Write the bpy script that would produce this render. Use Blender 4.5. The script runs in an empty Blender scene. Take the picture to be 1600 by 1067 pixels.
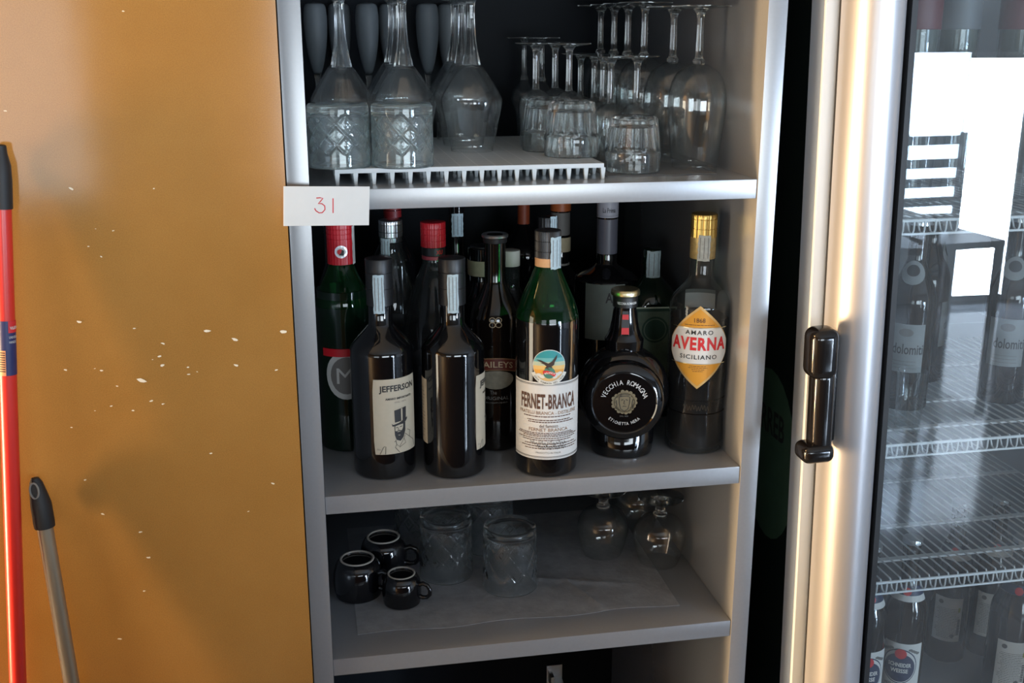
import bpy, bmesh, math, random
from math import sin, cos, pi, sqrt, atan2, radians
from mathutils import Vector, Matrix
random.seed(7)
SC = bpy.context.scene
COL = SC.collection

# ------------------------------------------------------------------ camera
cam_data = bpy.data.cameras.new('camera')
cam = bpy.data.objects.new('camera', cam_data); COL.objects.link(cam)
cam_data.sensor_width = 36.0
cam_data.lens = 1740.75 * 36.0 / 1600.0
cam_data.clip_start = 0.02
cam.location = (-0.0045, -1.1903, 0.5171)
_yaw, _pit = 0.1837, 0.2764
_f = Vector((sin(_yaw)*cos(_pit), cos(_yaw)*cos(_pit), -sin(_pit)))
_r = Vector((cos(_yaw), -sin(_yaw), 0)); _u = _r.cross(_f)
cam.rotation_euler = Matrix((_r, _u, -_f)).transposed().to_euler()
SC.camera = cam

# ------------------------------------------------------------------ world, lights, exposure
SC.view_settings.view_transform = 'Standard'
SC.view_settings.look = 'None'
SC.view_settings.gamma = 1.0
SC.view_settings.use_curve_mapping = False
SC.view_settings.exposure = 0.0
SC.cycles.max_bounces = 24
SC.cycles.transmission_bounces = 24
SC.cycles.glossy_bounces = 8
SC.cycles.diffuse_bounces = 4
SC.cycles.transparent_max_bounces = 40
SC.cycles.sample_clamp_indirect = 6.0
W = bpy.data.worlds.new('world'); SC.world = W
W.use_nodes = True
W.node_tree.nodes['Background'].inputs[0].default_value = (0.55, 0.68, 0.85, 1)
W.node_tree.nodes['Background'].inputs[1].default_value = 0.05

def area(name, loc, rot, sx, sy, watts, col, spread=None):
    d = bpy.data.lights.new(name, 'AREA'); d.shape = 'RECTANGLE'; d.size = sx; d.size_y = sy
    d.energy = watts; d.color = col
    if spread: d.spread = spread
    o = bpy.data.objects.new(name, d); COL.objects.link(o); o.location = loc; o.rotation_euler = rot
    return o
# daylight through the bar-room windows and glass door behind the photographer
area('window_daylight', (3.12, -4.44, -0.05), (pi/2, 0, 0), 0.78, 0.86, 68, (0.60, 0.77, 1.0))
area('door_daylight', (3.68, -4.43, -0.30), (pi/2, 0, 0), 0.34, 1.3, 150, (0.68, 0.82, 1.0))
area('side_window_daylight', (-1.80, -4.44, 0.075), (pi/2, 0, 0), 1.6, 1.33, 29, (0.84, 0.94, 1.0))
area('middle_window_daylight', (0.92, -4.44, 0.075), (pi/2, 0, 0), 1.95, 1.33, 112, (0.80, 0.91, 1.0))
# unseen spot added to brighten the ochre side wall for its reflections
sp = bpy.data.lights.new('side_wall_fill_spot', 'SPOT'); sp.energy = 620; sp.color = (1.0, .88, .72); sp.spot_size = radians(74); sp.spot_blend = .5; sp.shadow_soft_size = .05
spo = bpy.data.objects.new('side_wall_fill_spot', sp); COL.objects.link(spo); spo.location = (-1.75, -1.3, 1.6)
spo.rotation_euler = Vector((-.95, .25, -1.75)).to_track_quat('-Z', 'Y').to_euler()
# soft fill added on the unseen left to lift the shelf interiors
area('left_fill_light', (-2.66, -0.93, -0.15), (0, -pi/2, 0), 1.5, 0.84, 33, (1.0, 0.88, 0.68))
# unseen warm strip light added for the low wall, and a warm lamp on the wall above it
area('left_strip_fill', (-2.64, -0.29, -0.50), (0, -pi/2, 0), 1.1, 0.07, 190, (1.0, 0.64, 0.31))
wl = area('warm_wall_lamp', (-1.05, -0.15, 0.95), (0, 0, 0), 0.16, 0.20, 10, (1.0, 0.62, 0.27))
wl.rotation_euler = Vector((1.05+0.2, 0.10, -0.75)).to_track_quat('-Z', 'Y').to_euler()

# ------------------------------------------------------------------ materials
MATS = {}
def nodes(m):
    m.use_nodes = True
    return m.node_tree.nodes, m.node_tree.links
def pm(name, col, rough=0.5, metal=0.0, spec=0.5, coat=0.0, coatr=.03, var=0.0, vscale=40, bump=0.0, bscale=200, alpha=None):
    if name in MATS: return MATS[name]
    m = bpy.data.materials.new(name); n, l = nodes(m); b = n['Principled BSDF']
    b.inputs['Base Color'].default_value = (*col, 1); b.inputs['Roughness'].default_value = rough
    b.inputs['Metallic'].default_value = metal; b.inputs['Specular IOR Level'].default_value = spec
    b.inputs['Coat Weight'].default_value = coat; b.inputs['Coat Roughness'].default_value = coatr
    if var > 0 or bump > 0:
        tc = n.new('ShaderNodeTexCoord')
    if var > 0:
        t = n.new('ShaderNodeTexNoise'); t.inputs['Scale'].default_value = vscale; t.inputs['Detail'].default_value = 6
        mx = n.new('ShaderNodeMix'); mx.data_type = 'RGBA'
        mx.inputs[6].default_value = (*[c*(1-var) for c in col], 1); mx.inputs[7].default_value = (*[min(1, c*(1+var)) for c in col], 1)
        l.new(tc.outputs['Object'], t.inputs['Vector']); l.new(t.outputs['Fac'], mx.inputs[0]); l.new(mx.outputs[2], b.inputs['Base Color'])
    if bump > 0:
        t = n.new('ShaderNodeTexNoise'); t.inputs['Scale'].default_value = bscale; t.inputs['Detail'].default_value = 4
        bp = n.new('ShaderNodeBump'); bp.inputs['Strength'].default_value = bump; bp.inputs['Distance'].default_value = 0.002
        l.new(tc.outputs['Object'], t.inputs['Vector']); l.new(t.outputs['Fac'], bp.inputs['Height']); l.new(bp.outputs['Normal'], b.inputs['Normal'])
    MATS[name] = m
    return m
def glass(name, col=(1, 1, 1), rough=0.0, ior=1.46, haze=0.0):
    if name in MATS: return MATS[name]
    m = bpy.data.materials.new(name); n, l = nodes(m); n.remove(n['Principled BSDF'])
    g = n.new('ShaderNodeBsdfGlass'); g.inputs['Color'].default_value = (*col, 1); g.inputs['Roughness'].default_value = rough; g.inputs['IOR'].default_value = ior
    out = g
    if haze > 0:  # pale diffuse mixed in, painting a whitish lit look on dark glass
        d = n.new('ShaderNodeBsdfDiffuse'); d.inputs[0].default_value = (.80, .88, .90, 1); mx = n.new('ShaderNodeMixShader'); mx.inputs[0].default_value = haze
        l.new(g.outputs[0], mx.inputs[1]); l.new(d.outputs[0], mx.inputs[2]); out = mx
    l.new(out.outputs[0], n['Material Output'].inputs['Surface']); MATS[name] = m
    return m
def thin(name, col=(1, 1, 1), rough=0.02, ior=1.46, haze=0.0, hcol=(0.75, 0.78, 0.8)):
    """thin-walled glass: see-through with Fresnel reflection (and optionally a dusty film, or a diffuse tint painting in glow and sheen)"""
    if name in MATS: return MATS[name]
    m = bpy.data.materials.new(name); n, l = nodes(m); n.remove(n['Principled BSDF'])
    t = n.new('ShaderNodeBsdfTransparent'); t.inputs[0].default_value = (*col, 1)
    g = n.new('ShaderNodeBsdfGlossy'); g.inputs['Roughness'].default_value = rough
    f = n.new('ShaderNodeFresnel'); ge = n.new('ShaderNodeNewGeometry'); mi = n.new('ShaderNodeMapRange')
    mi.inputs['To Min'].default_value = ior; mi.inputs['To Max'].default_value = 1/ior  # same index from either side of the wall
    l.new(ge.outputs['Backfacing'], mi.inputs['Value']); l.new(mi.outputs['Result'], f.inputs['IOR'])
    mx = n.new('ShaderNodeMixShader'); l.new(f.outputs[0], mx.inputs[0]); l.new(t.outputs[0], mx.inputs[1]); l.new(g.outputs[0], mx.inputs[2])
    out = mx
    if haze > 0:
        d = n.new('ShaderNodeBsdfDiffuse'); d.inputs[0].default_value = (*hcol, 1)
        no = n.new('ShaderNodeTexNoise'); no.inputs['Scale'].default_value = 14; no.inputs['Detail'].default_value = 7
        tc = n.new('ShaderNodeTexCoord'); l.new(tc.outputs['Object'], no.inputs['Vector'])
        ma = n.new('ShaderNodeMath'); ma.operation = 'MULTIPLY'; ma.inputs[1].default_value = 2*haze; l.new(no.outputs['Fac'], ma.inputs[0])
        m2 = n.new('ShaderNodeMixShader'); l.new(ma.outputs[0], m2.inputs[0]); l.new(mx.outputs[0], m2.inputs[1]); l.new(d.outputs[0], m2.inputs[2]); out = m2
    l.new(out.outputs[0], n['Material Output'].inputs['Surface']); MATS[name] = m
    return m

def wall_paint():
    m = bpy.data.materials.new('ochre_paint'); n, l = nodes(m); b = n['Principled BSDF']
    tc = n.new('ShaderNodeTexCoord')
    t1 = n.new('ShaderNodeTexNoise'); t1.inputs['Scale'].default_value = 5; t1.inputs['Detail'].default_value = 8; t1.inputs['Roughness'].default_value = .65
    t2 = n.new('ShaderNodeTexNoise'); t2.inputs['Scale'].default_value = 900; t2.inputs['Detail'].default_value = 2
    l.new(tc.outputs['Object'], t1.inputs['Vector']); l.new(tc.outputs['Object'], t2.inputs['Vector'])
    r = n.new('ShaderNodeValToRGB'); r.color_ramp.elements[0].position = .28; r.color_ramp.elements[1].position = .72
    r.color_ramp.elements[0].color = (0.385, 0.190, 0.047, 1); r.color_ramp.elements[1].color = (0.46, 0.238, 0.065, 1)
    l.new(t1.outputs['Fac'], r.inputs[0])
    mx = n.new('ShaderNodeMix'); mx.data_type = 'RGBA'; mx.blend_type = 'MULTIPLY'; mx.inputs[0].default_value = .45
    l.new(r.outputs[0], mx.inputs[6]); l.new(t2.outputs['Fac'], mx.inputs[7]); l.new(mx.outputs[2], b.inputs['Base Color'])
    b.inputs['Roughness'].default_value = 0.10; b.inputs['Specular IOR Level'].default_value = 0.5
    bp = n.new('ShaderNodeBump'); bp.inputs['Strength'].default_value = 0.03; bp.inputs['Distance'].default_value = 0.001
    t3 = n.new('ShaderNodeTexNoise'); t3.inputs['Scale'].default_value = 45; t3.inputs['Detail'].default_value = 5
    l.new(tc.outputs['Object'], t3.inputs['Vector']); l.new(t3.outputs['Fac'], bp.inputs['Height']); l.new(bp.outputs['Normal'], b.inputs['Normal'])
    return m
def tile_floor():
    m = bpy.data.materials.new('pale_floor_tiles'); n, l = nodes(m); b = n['Principled BSDF']
    tc = n.new('ShaderNodeTexCoord'); br = n.new('ShaderNodeTexBrick'); br.offset = 0
    br.inputs['Scale'].default_value = 1.0; br.inputs['Brick Width'].default_value = .45; br.inputs['Row Height'].default_value = .45; br.inputs['Mortar Size'].default_value = .006
    br.inputs['Color1'].default_value = (.16, .17, .185, 1); br.inputs['Color2'].default_value = (.13, .14, .155, 1); br.inputs['Mortar'].default_value = (.04, .04, .045, 1)
    l.new(tc.outputs['Object'], br.inputs['Vector']); l.new(br.outputs['Color'], b.inputs['Base Color'])
    b.inputs['Roughness'].default_value = .09; b.inputs['Specular IOR Level'].default_value = 1.0
    return m
M_wall = wall_paint(); M_floor = tile_floor()
M_lam = pm('grey_laminate', (.225, .235, .25), .25, spec=1.0, coat=.8, coatr=.25, var=.05, vscale=300)
M_black = pm('black_board', (.008, .010, .013), .6, spec=.12)
M_plaster = pm('bare_plaster', (.78, .70, .55), .8)
M_glass = glass('clear_glass', (.985, .995, .995), haze=.012)
M_gglass = glass('greenish_glass', (.96, .99, .99), haze=.042)
M_bowl = thin('thin_clear_glass', (.97, .98, .98), .02, 1.6, haze=.006)
M_frost = pm('frosted_glass', (.095, .107, .115), .5, spec=.25)
M_dark = pm('black_bottle_glass', (.0035, .0035, .004), .07, coat=.3)
M_brown = pm('dark_brown_liqueur', (.005, .003, .002), .3, spec=.15)
M_green = thin('green_bottle_glass', (.16, .55, .22), .03, haze=.06, hcol=(.015, .17, .05))  # green haze paints in the lit glow of the neck
M_dgreen = pm('dark_green_glass', (.003, .012, .006), .08, coat=.3)
M_clear = thin('clear_bottle_glass', (.90, .93, .93), .03)
M_smoke = thin('smoky_bottle_glass', (.55, .58, .58), .03, haze=.02)  # haze paints a grey sheen into the see-through glass
M_paper = pm('cream_label_paper', (.46, .40, .30), .7, var=.06, vscale=150)
M_white = pm('white_label_paper', (.70, .68, .64), .6, var=.03, vscale=100)
M_ink = pm('black_ink', (.018, .016, .016), .6)
M_brownink = pm('brown_ink', (.10, .04, .02), .6)
M_greyink = pm('grey_ink', (.16, .15, .14), .6)
M_redink = pm('red_ink', (.62, .02, .025), .5)
M_tax = pm('blue_grey_tax_strip', (.42, .52, .55), .7, var=.25, vscale=350)
M_redcap = pm('red_foil', (.55, .012, .022), .35)
M_blackcap = pm('black_plastic_cap', (.013, .013, .014), .4)
M_silver = pm('silver_metal', (.62, .64, .66), .28, metal=1)
M_gold = pm('gold_foil', (.62, .42, .13), .33, metal=1)
M_palegold = pm('pale_gold_metal', (.75, .66, .40), .3, metal=1)
M_alu = pm('anodised_aluminium', (.52, .52, .54), .36, metal=.6)
M_handle = pm('glossy_black_plastic', (.008, .007, .007), .12)
M_rubber = pm('black_rubber', (.012, .012, .013), .55)
M_rim = pm('grey_enamel', (.72, .78, .84), .3)
M_wire = pm('white_coated_wire', (.72, .75, .76), .4)
M_plas = pm('white_translucent_plastic', (.55, .59, .60), .45)
M_ceram = pm('black_glazed_ceramic', (.004, .004, .005), .06, coat=.4)
M_bisque = pm('unglazed_ceramic', (.42, .38, .33), .8)
M_cloth = pm('grey_paper_sheet', (.26, .27, .285), .9, var=.35, vscale=60, bump=.4, bscale=160)
M_redpole = pm('red_painted_steel', (.66, .028, .018), .3)
M_greypole = pm('grey_metal_pole', (.36, .30, .22), .38, metal=.6)

# ------------------------------------------------------------------ mesh builder
class MB:
    def __init__(s): s.v = []; s.f = []; s.m = []; s.mats = []
    def mi(s, mat):
        if mat not in s.mats: s.mats.append(mat)
        return s.mats.index(mat)
    def add(s, vs, fs, mat):
        k = len(s.v); i = s.mi(mat)
        s.v += [tuple(p) for p in vs]
        for f in fs: s.f.append(tuple(k+a for a in f)); s.m.append(i)
    def box(s, x0, x1, y0, y1, z0, z1, mat, b=0.0, sg=2):
        if b <= 0:
            vs = [(x, y, z) for x in (x0, x1) for y in (y0, y1) for z in (z0, z1)]
            s.add(vs, [(0,1,3,2),(4,6,7,5),(0,4,5,1),(2,3,7,6),(0,2,6,4),(1,5,7,3)], mat); return
        bm = bmesh.new(); bmesh.ops.create_cube(bm, size=1)
        for v in bm.verts: v.co = Vector(((x0+x1)/2+v.co.x*(x1-x0), (y0+y1)/2+v.co.y*(y1-y0), (z0+z1)/2+v.co.z*(z1-z0)))
        bmesh.ops.bevel(bm, geom=bm.edges[:], offset=b, segments=sg, affect='EDGES', profile=.5 if sg > 2 else .7)
        bm.verts.index_update()
        s.add([v.co[:] for v in bm.verts], [[v.index for v in f.verts] for f in bm.faces], mat); bm.free()
    def lathe(s, prof, mat, seg=48, mod=None, xf=None, c=(0, 0, 0), matz=None):
        """profile of (r, z); r = 0 ends close the shape; matz(z, i) may pick a material per ring"""
        vs = []; rings = []
        for i, (r, z) in enumerate(prof):
            if r < 1e-7: rings.append([len(vs)]); vs.append((0, 0, z))
            else:
                ring = []
                for k in range(seg):
                    a = 2*pi*k/seg; rr = mod(a, r, z, i) if mod else r
                    ring.append(len(vs)); vs.append((rr*sin(a), -rr*cos(a), z))
                rings.append(ring)
        if xf: vs = [xf(p) for p in vs]
        vs = [(p[0]+c[0], p[1]+c[1], p[2]+c[2]) for p in vs]
        base = len(s.v); s.v += vs
        for i in range(len(rings)-1):
            a, b = rings[i], rings[i+1]; mi = s.mi(matz(prof[i][1], i) if matz else mat)
            for k in range(seg):
                k2 = (k+1) % seg
                if len(a) == 1 and len(b) == 1: break
                if len(a) == 1: f = (a[0], b[k2], b[k])
                elif len(b) == 1: f = (a[k], a[k2], b[0])
                else: f = (a[k], a[k2], b[k2], b[k])
                s.f.append(tuple(base+q for q in f)); s.m.append(mi)
    def tube(s, pts, r, mat, seg=12, closed=False, cap=True):
        pts = [Vector(p) for p in pts]; n = len(pts); rs = r if isinstance(r, (list, tuple)) else [r]*n
        vs = []; up = None
        for i, p in enumerate(pts):
            if closed: t = pts[(i+1) % n]-pts[i-1]
            else: t = pts[min(i+1, n-1)]-pts[max(i-1, 0)]
            t.normalize()
            if up is None: up = t.orthogonal().normalized()
            up = (up-t*up.dot(t)).normalized(); q = t.cross(up)
            for k in range(seg):
                a = 2*pi*k/seg; vs.append(p+(up*cos(a)+q*sin(a))*rs[i])
        fs = []
        for i in range(n if closed else n-1):
            j = (i+1) % n
            for k in range(seg): fs.append((i*seg+k, i*seg+(k+1) % seg, j*seg+(k+1) % seg, j*seg+k))
        if cap and not closed: fs.append(tuple(range(seg))[::-1]); fs.append(tuple((n-1)*seg+k for k in range(seg)))
        s.add(vs, fs, mat)
    def grid(s, fn, nu, nv, mat):
        vs = [fn(i/nu, j/nv) for j in range(nv+1) for i in range(nu+1)]
        s.add(vs, [(j*(nu+1)+i, j*(nu+1)+i+1, (j+1)*(nu+1)+i+1, (j+1)*(nu+1)+i) for j in range(nv) for i in range(nu)], mat)
    def flat(s, shape, fn, mat):
        s.add([fn(*p) for p in shape[0]], shape[1], mat)
    def build(s, name, parent=None, loc=None, ang=35):
        me = bpy.data.meshes.new(name); me.from_pydata(s.v, [], s.f)
        for m in s.mats: me.materials.append(m)
        me.polygons.foreach_set('material_index', s.m)
        me.polygons.foreach_set('use_smooth', [True]*len(s.f))
        me.update()
        bm = bmesh.new(); bm.from_mesh(me); bmesh.ops.recalc_face_normals(bm, faces=bm.faces[:]); bm.to_mesh(me); bm.free()
        me.set_sharp_from_angle(angle=radians(ang))
        o = bpy.data.objects.new(name, me); COL.objects.link(o)
        if parent: o.parent = parent
        if loc: o.location = loc
        return o

# ---- flat shapes (x, z) for printing
def rowshape(zs, lf, rf, nx=10):
    vs = []; fs = []
    for z in zs:
        a, b = lf(z), rf(z)
        for i in range(nx+1): vs.append((a+(b-a)*i/nx, z))
    for j in range(len(zs)-1):
        for i in range(nx): k = j*(nx+1)+i; fs.append((k, k+1, k+nx+2, k+nx+1))
    return vs, fs
def lin(a, b, n): return [a+(b-a)*i/n for i in range(n+1)]
def rect(x0, x1, z0, z1, nx=10, nz=1): return rowshape(lin(z0, z1, nz), lambda z: x0, lambda z: x1, nx)
def ell(cx, cz, rx, rz, n=14, nx=12, z0=-1, z1=1):
    zs = [cz+rz*sin(pi/2*t) for t in lin(z0, z1, n)]
    w = lambda z: rx*sqrt(max(0, 1-((z-cz)/rz)**2))
    return rowshape(zs, lambda z: cx-w(z), lambda z: cx+w(z), nx)
def ring(cx, cz, r0, r1, a0=0, a1=2*pi, n=40, sx=1.0):
    vs = []; fs = []
    for i in range(n+1):
        a = a0+(a1-a0)*i/n
        vs += [(cx+r0*sin(a)*sx, cz+r0*cos(a)), (cx+r1*sin(a)*sx, cz+r1*cos(a))]
    for i in range(n): fs.append((2*i, 2*i+1, 2*i+3, 2*i+2))
    return vs, fs
def poly(pts, mx=.0028):
    """filled outline, cut fine enough to follow a curved bottle"""
    bm = bmesh.new(); bm.faces.new([bm.verts.new((p[0], p[1], 0)) for p in pts])
    bmesh.ops.triangulate(bm, faces=bm.faces[:])
    for _ in range(5):
        es = [e for e in bm.edges if e.calc_length() > mx]
        if not es: break
        bmesh.ops.subdivide_edges(bm, edges=es, cuts=1); bmesh.ops.triangulate(bm, faces=bm.faces[:])
    bm.verts.index_update()
    r = [(v.co.x, v.co.y) for v in bm.verts], [tuple(v.index for v in f.verts) for f in bm.faces]; bm.free(); return r
def stroke(pts, w):
    vs = []; fs = []
    n = len(pts)
    for i, p in enumerate(pts):
        a = pts[max(i-1, 0)]; b = pts[min(i+1, n-1)]; dx, dz = b[0]-a[0], b[1]-a[1]; L = sqrt(dx*dx+dz*dz) or 1
        vs += [(p[0]-dz/L*w/2, p[1]+dx/L*w/2), (p[0]+dz/L*w/2, p[1]-dx/L*w/2)]
    for i in range(n-1): fs.append((2*i, 2*i+1, 2*i+3, 2*i+2))
    return vs, fs
_tc = {}
def text(s, size, x=0, z=0, sx=1.0, bold=0.0, align='C', shear=0.0, space=1.0):
    """letters as flat faces, centred at (x, z)"""
    key = (s, bold, shear, space)
    if key not in _tc:
        cu = bpy.data.curves.new('t', 'FONT'); cu.body = s; cu.size = 1; cu.offset = bold; cu.shear = shear; cu.resolution_u = 2; cu.space_character = space
        o = bpy.data.objects.new('t', cu); COL.objects.link(o)
        me = o.to_mesh(); vs = [(v.co.x, v.co.y) for v in me.vertices]; fs = [tuple(p.vertices) for p in me.polygons]; o.to_mesh_clear()
        bpy.data.objects.remove(o); bpy.data.curves.remove(cu)
        _tc[key] = (vs, fs)
    vs, fs = _tc[key]
    if not vs: return [], []
    x0 = min(v[0] for v in vs); x1 = max(v[0] for v in vs); mx = (x0+x1)/2 if align == 'C' else x0
    return [(x+(v[0]-mx)*size*sx, z+(v[1]-.35)*size) for v in vs], fs
def textw(s, width, height, x=0, z=0, bold=0.0, align='C', space=1.0):
    """letters stretched to a given width and cap height"""
    vs, fs = text(s, 1, 0, 0, 1, bold, align, 0, space)
    w = max(v[0] for v in vs)-min(v[0] for v in vs); h = max(v[1] for v in vs)-min(v[1] for v in vs); m0 = (max(v[1] for v in vs)+min(v[1] for v in vs))/2
    return [(x+v[0]*width/w, z+(v[1]-m0)*height/h) for v in vs], fs
def arctext(s, size, cx, cz, R, a_mid, a_span, bold=0.0, inner=False, sx=1.0):
    V = []; F = []
    for i, ch in enumerate(s):
        if ch == ' ': continue
        a = a_mid+a_span*((i+.5)/len(s)-.5)
        vs, fs = text(ch, size, 0, 0, sx, bold); k = len(V)
        for (px, pz) in vs:
            if inner: rr = R-pz; V.append((cx+rr*sin(a)-px*cos(a)*-1*1 if False else cx+rr*sin(a)+px*(-cos(a)), cz+rr*cos(a)+px*sin(a)))
            else: rr = R+pz; V.append((cx+rr*sin(a)+px*cos(a), cz+rr*cos(a)-px*sin(a)))
        F += [tuple(k+q for q in f) for f in fs]
    return V, F
def cyl(R, a0=0.0, eps=.0004, z0=0.0):
    return lambda x, z: ((R+eps)*sin(a0+x/R), -(R+eps)*cos(a0+x/R), z0+z)
def plane(y, x0=0.0, z0=0.0): return lambda x, z: (x0+x, y, z0+z)

# ------------------------------------------------------------------ object helpers
def tag(o, label, cat, group=None):
    o['label'] = label; o['category'] = cat
    if group: o['group'] = group
    return o
def thing(name, label, cat, loc, rz=0.0, group=None, rot=None):
    o = bpy.data.objects.new(name, None); COL.objects.link(o); o.empty_display_size = .02
    o.location = loc; o.rotation_euler = rot or (0, 0, rz)
    return tag(o, label, cat, group)
def struct(o): o['kind'] = 'structure'; return o
def copy_tree(o, parent=None):
    c = o.copy(); COL.objects.link(c); c.parent = parent
    for ch in list(o.children): copy_tree(ch, c)
    return c
def dup(o, loc, rz, label, group=None):
    c = copy_tree(o); c.location = loc; c.rotation_euler = (0, 0, rz); c['label'] = label
    if group: c['group'] = group
    return c

# ================================================================== ROOM
FZ = -1.0
def slab(name, *a, mat, b=0):
    m = MB(); m.box(*a, mat, b); return struct(m.build(name))
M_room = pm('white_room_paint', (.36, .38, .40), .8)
M_darkwall = pm('dark_recess_paint', (.010, .012, .016), .8, spec=.1)
slab('floor', -2.8, 5.0, -4.6, .8, FZ-.05, FZ, mat=M_floor)
slab('ceiling', -2.8, 5.0, -4.6, .8, 1.75, 1.8, mat=M_room)
wl_ = MB(); wl_.box(-2.7, -.0242, -.020, .8, FZ, 1.75, M_wall); wall_left = struct(wl_.build('wall_left'))
mw = MB()
for a in [(-4.6,-1.35,FZ,1.75),(-1.35,-.51,.60,1.75),(-.51,-.38,FZ,1.75),(-.20,-.020,FZ,1.75),(-.38,-.20,.05,1.75)]: mw.box(-2.80, -2.70, a[0], a[1], a[2], a[3], M_wall)
struct(mw.build('wall_side'))
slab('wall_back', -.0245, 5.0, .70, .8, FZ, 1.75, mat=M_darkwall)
slab('wall_right', 5.0, 5.1, -4.6, .8, FZ, 1.75, mat=M_room)
# rear wall with a window on each side of the room and a glass door
mw = MB()
for a in [(-2.8,-2.6,FZ,1.75),(-2.6,-1,FZ,-.6),(-2.6,-1,.75,1.75),(-1,-.06,FZ,1.75),(-.06,1.9,FZ,-.6),(-.06,1.9,.75,1.75),(1.9,2.7,FZ,1.75),(2.7,3.51,FZ,-.48),(2.7,3.85,.38,1.75),(3.85,5.0,FZ,1.75)]:
    mw.box(a[0], a[1], -4.6, -4.5, a[2], a[3], M_room)
struct(mw.build('wall_rear'))
M_frame = pm('white_window_frame', (.7, .72, .74), .4)
for i, (x0, x1, z0, z1, nm) in enumerate([(2.7, 3.5, -.48, .38, 'window_1'), (-2.6, -1, -.6, .75, 'window_2'), (3.51, 3.85, FZ, .38, 'door_1'), (-.06, 1.9, -.6, .75, 'window_3')]):
    m = MB(); w = .045
    m.box(x0, x1, -4.56, -4.5, z0, z0+w, M_frame); m.box(x0, x1, -4.56, -4.5, z1-w, z1, M_frame)
    m.box(x0, x0+w, -4.56, -4.5, z0+w, z1-w, M_frame); m.box(x1-w, x1, -4.56, -4.5, z0+w, z1-w, M_frame)
    o = struct(m.build(nm)); g = MB(); g.box(x0+w, x1-w, -4.54, -4.53, z0+w, z1-w, M_bowl); g.build('door_pane' if i == 2 else 'window_pane', o)
m = MB(); m.box(-2.80, -2.70, -1.35, -1.31, FZ, .60, M_frame); m.box(-2.80, -2.70, -.55, -.51, FZ, .60, M_frame); m.box(-2.80, -2.70, -1.31, -.55, .56, .60, M_frame)
o = struct(m.build('left_fill_frame')); g = MB(); g.box(-2.76, -2.75, -1.31, -.55, FZ, .56, M_bowl); g.build('door_pane', o)  # frame and pane added around the unseen left fill
# chipped plaster showing through the ochre paint
chips = [(-.2337,.3608,6),(-.2396,.2238,6),(-.2231,.1706,4),(-.2581,.1733,4),(-.184,.157,11),(-.1761,.1342,5),(-.1861,.2143,3),(-.2171,.131,3),(-.1954,.1246,4),(-.2092,.1528,3),(-.1646,.1299,4),(-.1591,.1968,5),(-.1635,.1829,5),(-.1617,.1729,6),(-.1356,.1693,4),(-.1355,.1614,4),(-.1135,.2079,8),(-.0857,.1973,8),(-.0349,.2032,10),(-.0863,.1686,6),(-.1194,.0708,4),(-.0557,.0303,5),(-.2511,.0499,4),(-.2372,.009,4),(-.2004,-.0156,5),(-.1942,-.0465,5),(-.2025,-.0867,4),(-.2338,-.143,5),(-.2178,-.2066,5),(-.1545,.3588,3),(-.2144,.3198,2),(-.1977,.3173,3),(-.2229,.3022,3),(-.2115,.2911,3),(-.2588,.1099,3),(-.1683,.5304,3),(-.0448,.1612,4),(-.0842,-.0007,3),(-.2861,.4375,4),(-.1267,.1637,2),(-.2293,.1731,2),(-.2337,.127,2),(-.1709,.1798,2)]
mc = MB(); rc = random.Random(3)
for x, z, sz in chips:
    h = sz*.00037; n = 7; sl = rc.uniform(-.6, .3); pts = []
    for k in range(n):
        a = 2*pi*k/n; rr = h*rc.uniform(.55, 1.15); px, pz = rr*cos(a)*1.35, rr*sin(a)*.62
        pts.append((x+px*cos(sl)-pz*sin(sl), -.0204, z+px*sin(sl)+pz*cos(sl)))
    mc.add(pts, [tuple(range(n))], M_plaster)
pc = mc.build('plaster_chips', wall_left); pc['kind'] = 'stuff'; pc['label'] = 'pale plaster chips in the ochre paint'

# ================================================================== SHELVING UNIT
Z1, Z3 = .3495, -.2098
T = .0218
unit = thing('shelving_unit', 'tall light grey open shelving unit of glasses and liqueur bottles', 'shelf', (0, 0, FZ))
def upart(name, *a, mat=M_lam, b=.0007):
    m = MB(); m.box(a[0], a[1], a[2], a[3], a[4]-FZ, a[5]-FZ, mat, b); return m.build(name, unit)
upart('side_panel', -.0232, 0, 0, .545, FZ, .95); upart('side_panel', .5, .5225, 0, .545, FZ, .95)
upart('back_panel', .0002, .4998, .533, .545, FZ, .93, mat=M_black)['label'] = 'black back panel'
for z in (Z1, 0, Z3): upart('shelf', .0003, .4997, .002, .5328, z-T, z)
upart('shelf', .0003, .4997, .002, .5328, FZ+.05, FZ+.07); upart('top_board', .0003, .4997, .002, .5328, .75, .772)
m = MB(); m.box(.38, .404, .500, .5325, .385, .392, M_silver); m.box(.38, .386, .500, .5325, .392, .408, M_silver); m.box(.378, .406, .527, .5325, .37, .415, M_silver)
m.build('bracket', unit)['label'] = 'small metal bracket'

# number card taped over the shelf edge
card = thing('number_card', 'white card with a handwritten red 31 stuck on the shelf edge', 'card', (.017, -.0132, .3352), rot=(0, radians(3.2), radians(11.5)))
m = MB(); m.box(-.0455, .0455, -.0010, -.0002, -.0206, .0206, M_white, .0003); m.build('paper', card)
m = MB()
three = [(-.0115,.0085),(-.0075,.0088),(-.0045,.0082),(-.0075,.0045),(-.0095,.0028),(-.0055,.0026),(-.0025,.0002),(-.0022,-.0035),(-.0050,-.0068),(-.0085,-.0070),(-.0118,-.0048),(-.0132,-.0022)]
one = [(.0062,.0082),(.0063,0),(.0064,-.0072)]
for st in (three, one): m.tube([(x, -.0011, z) for x, z in st], .00055, M_redink, 8)
m.build('handwriting', card)['label'] = 'red handwritten number 31'

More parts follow.
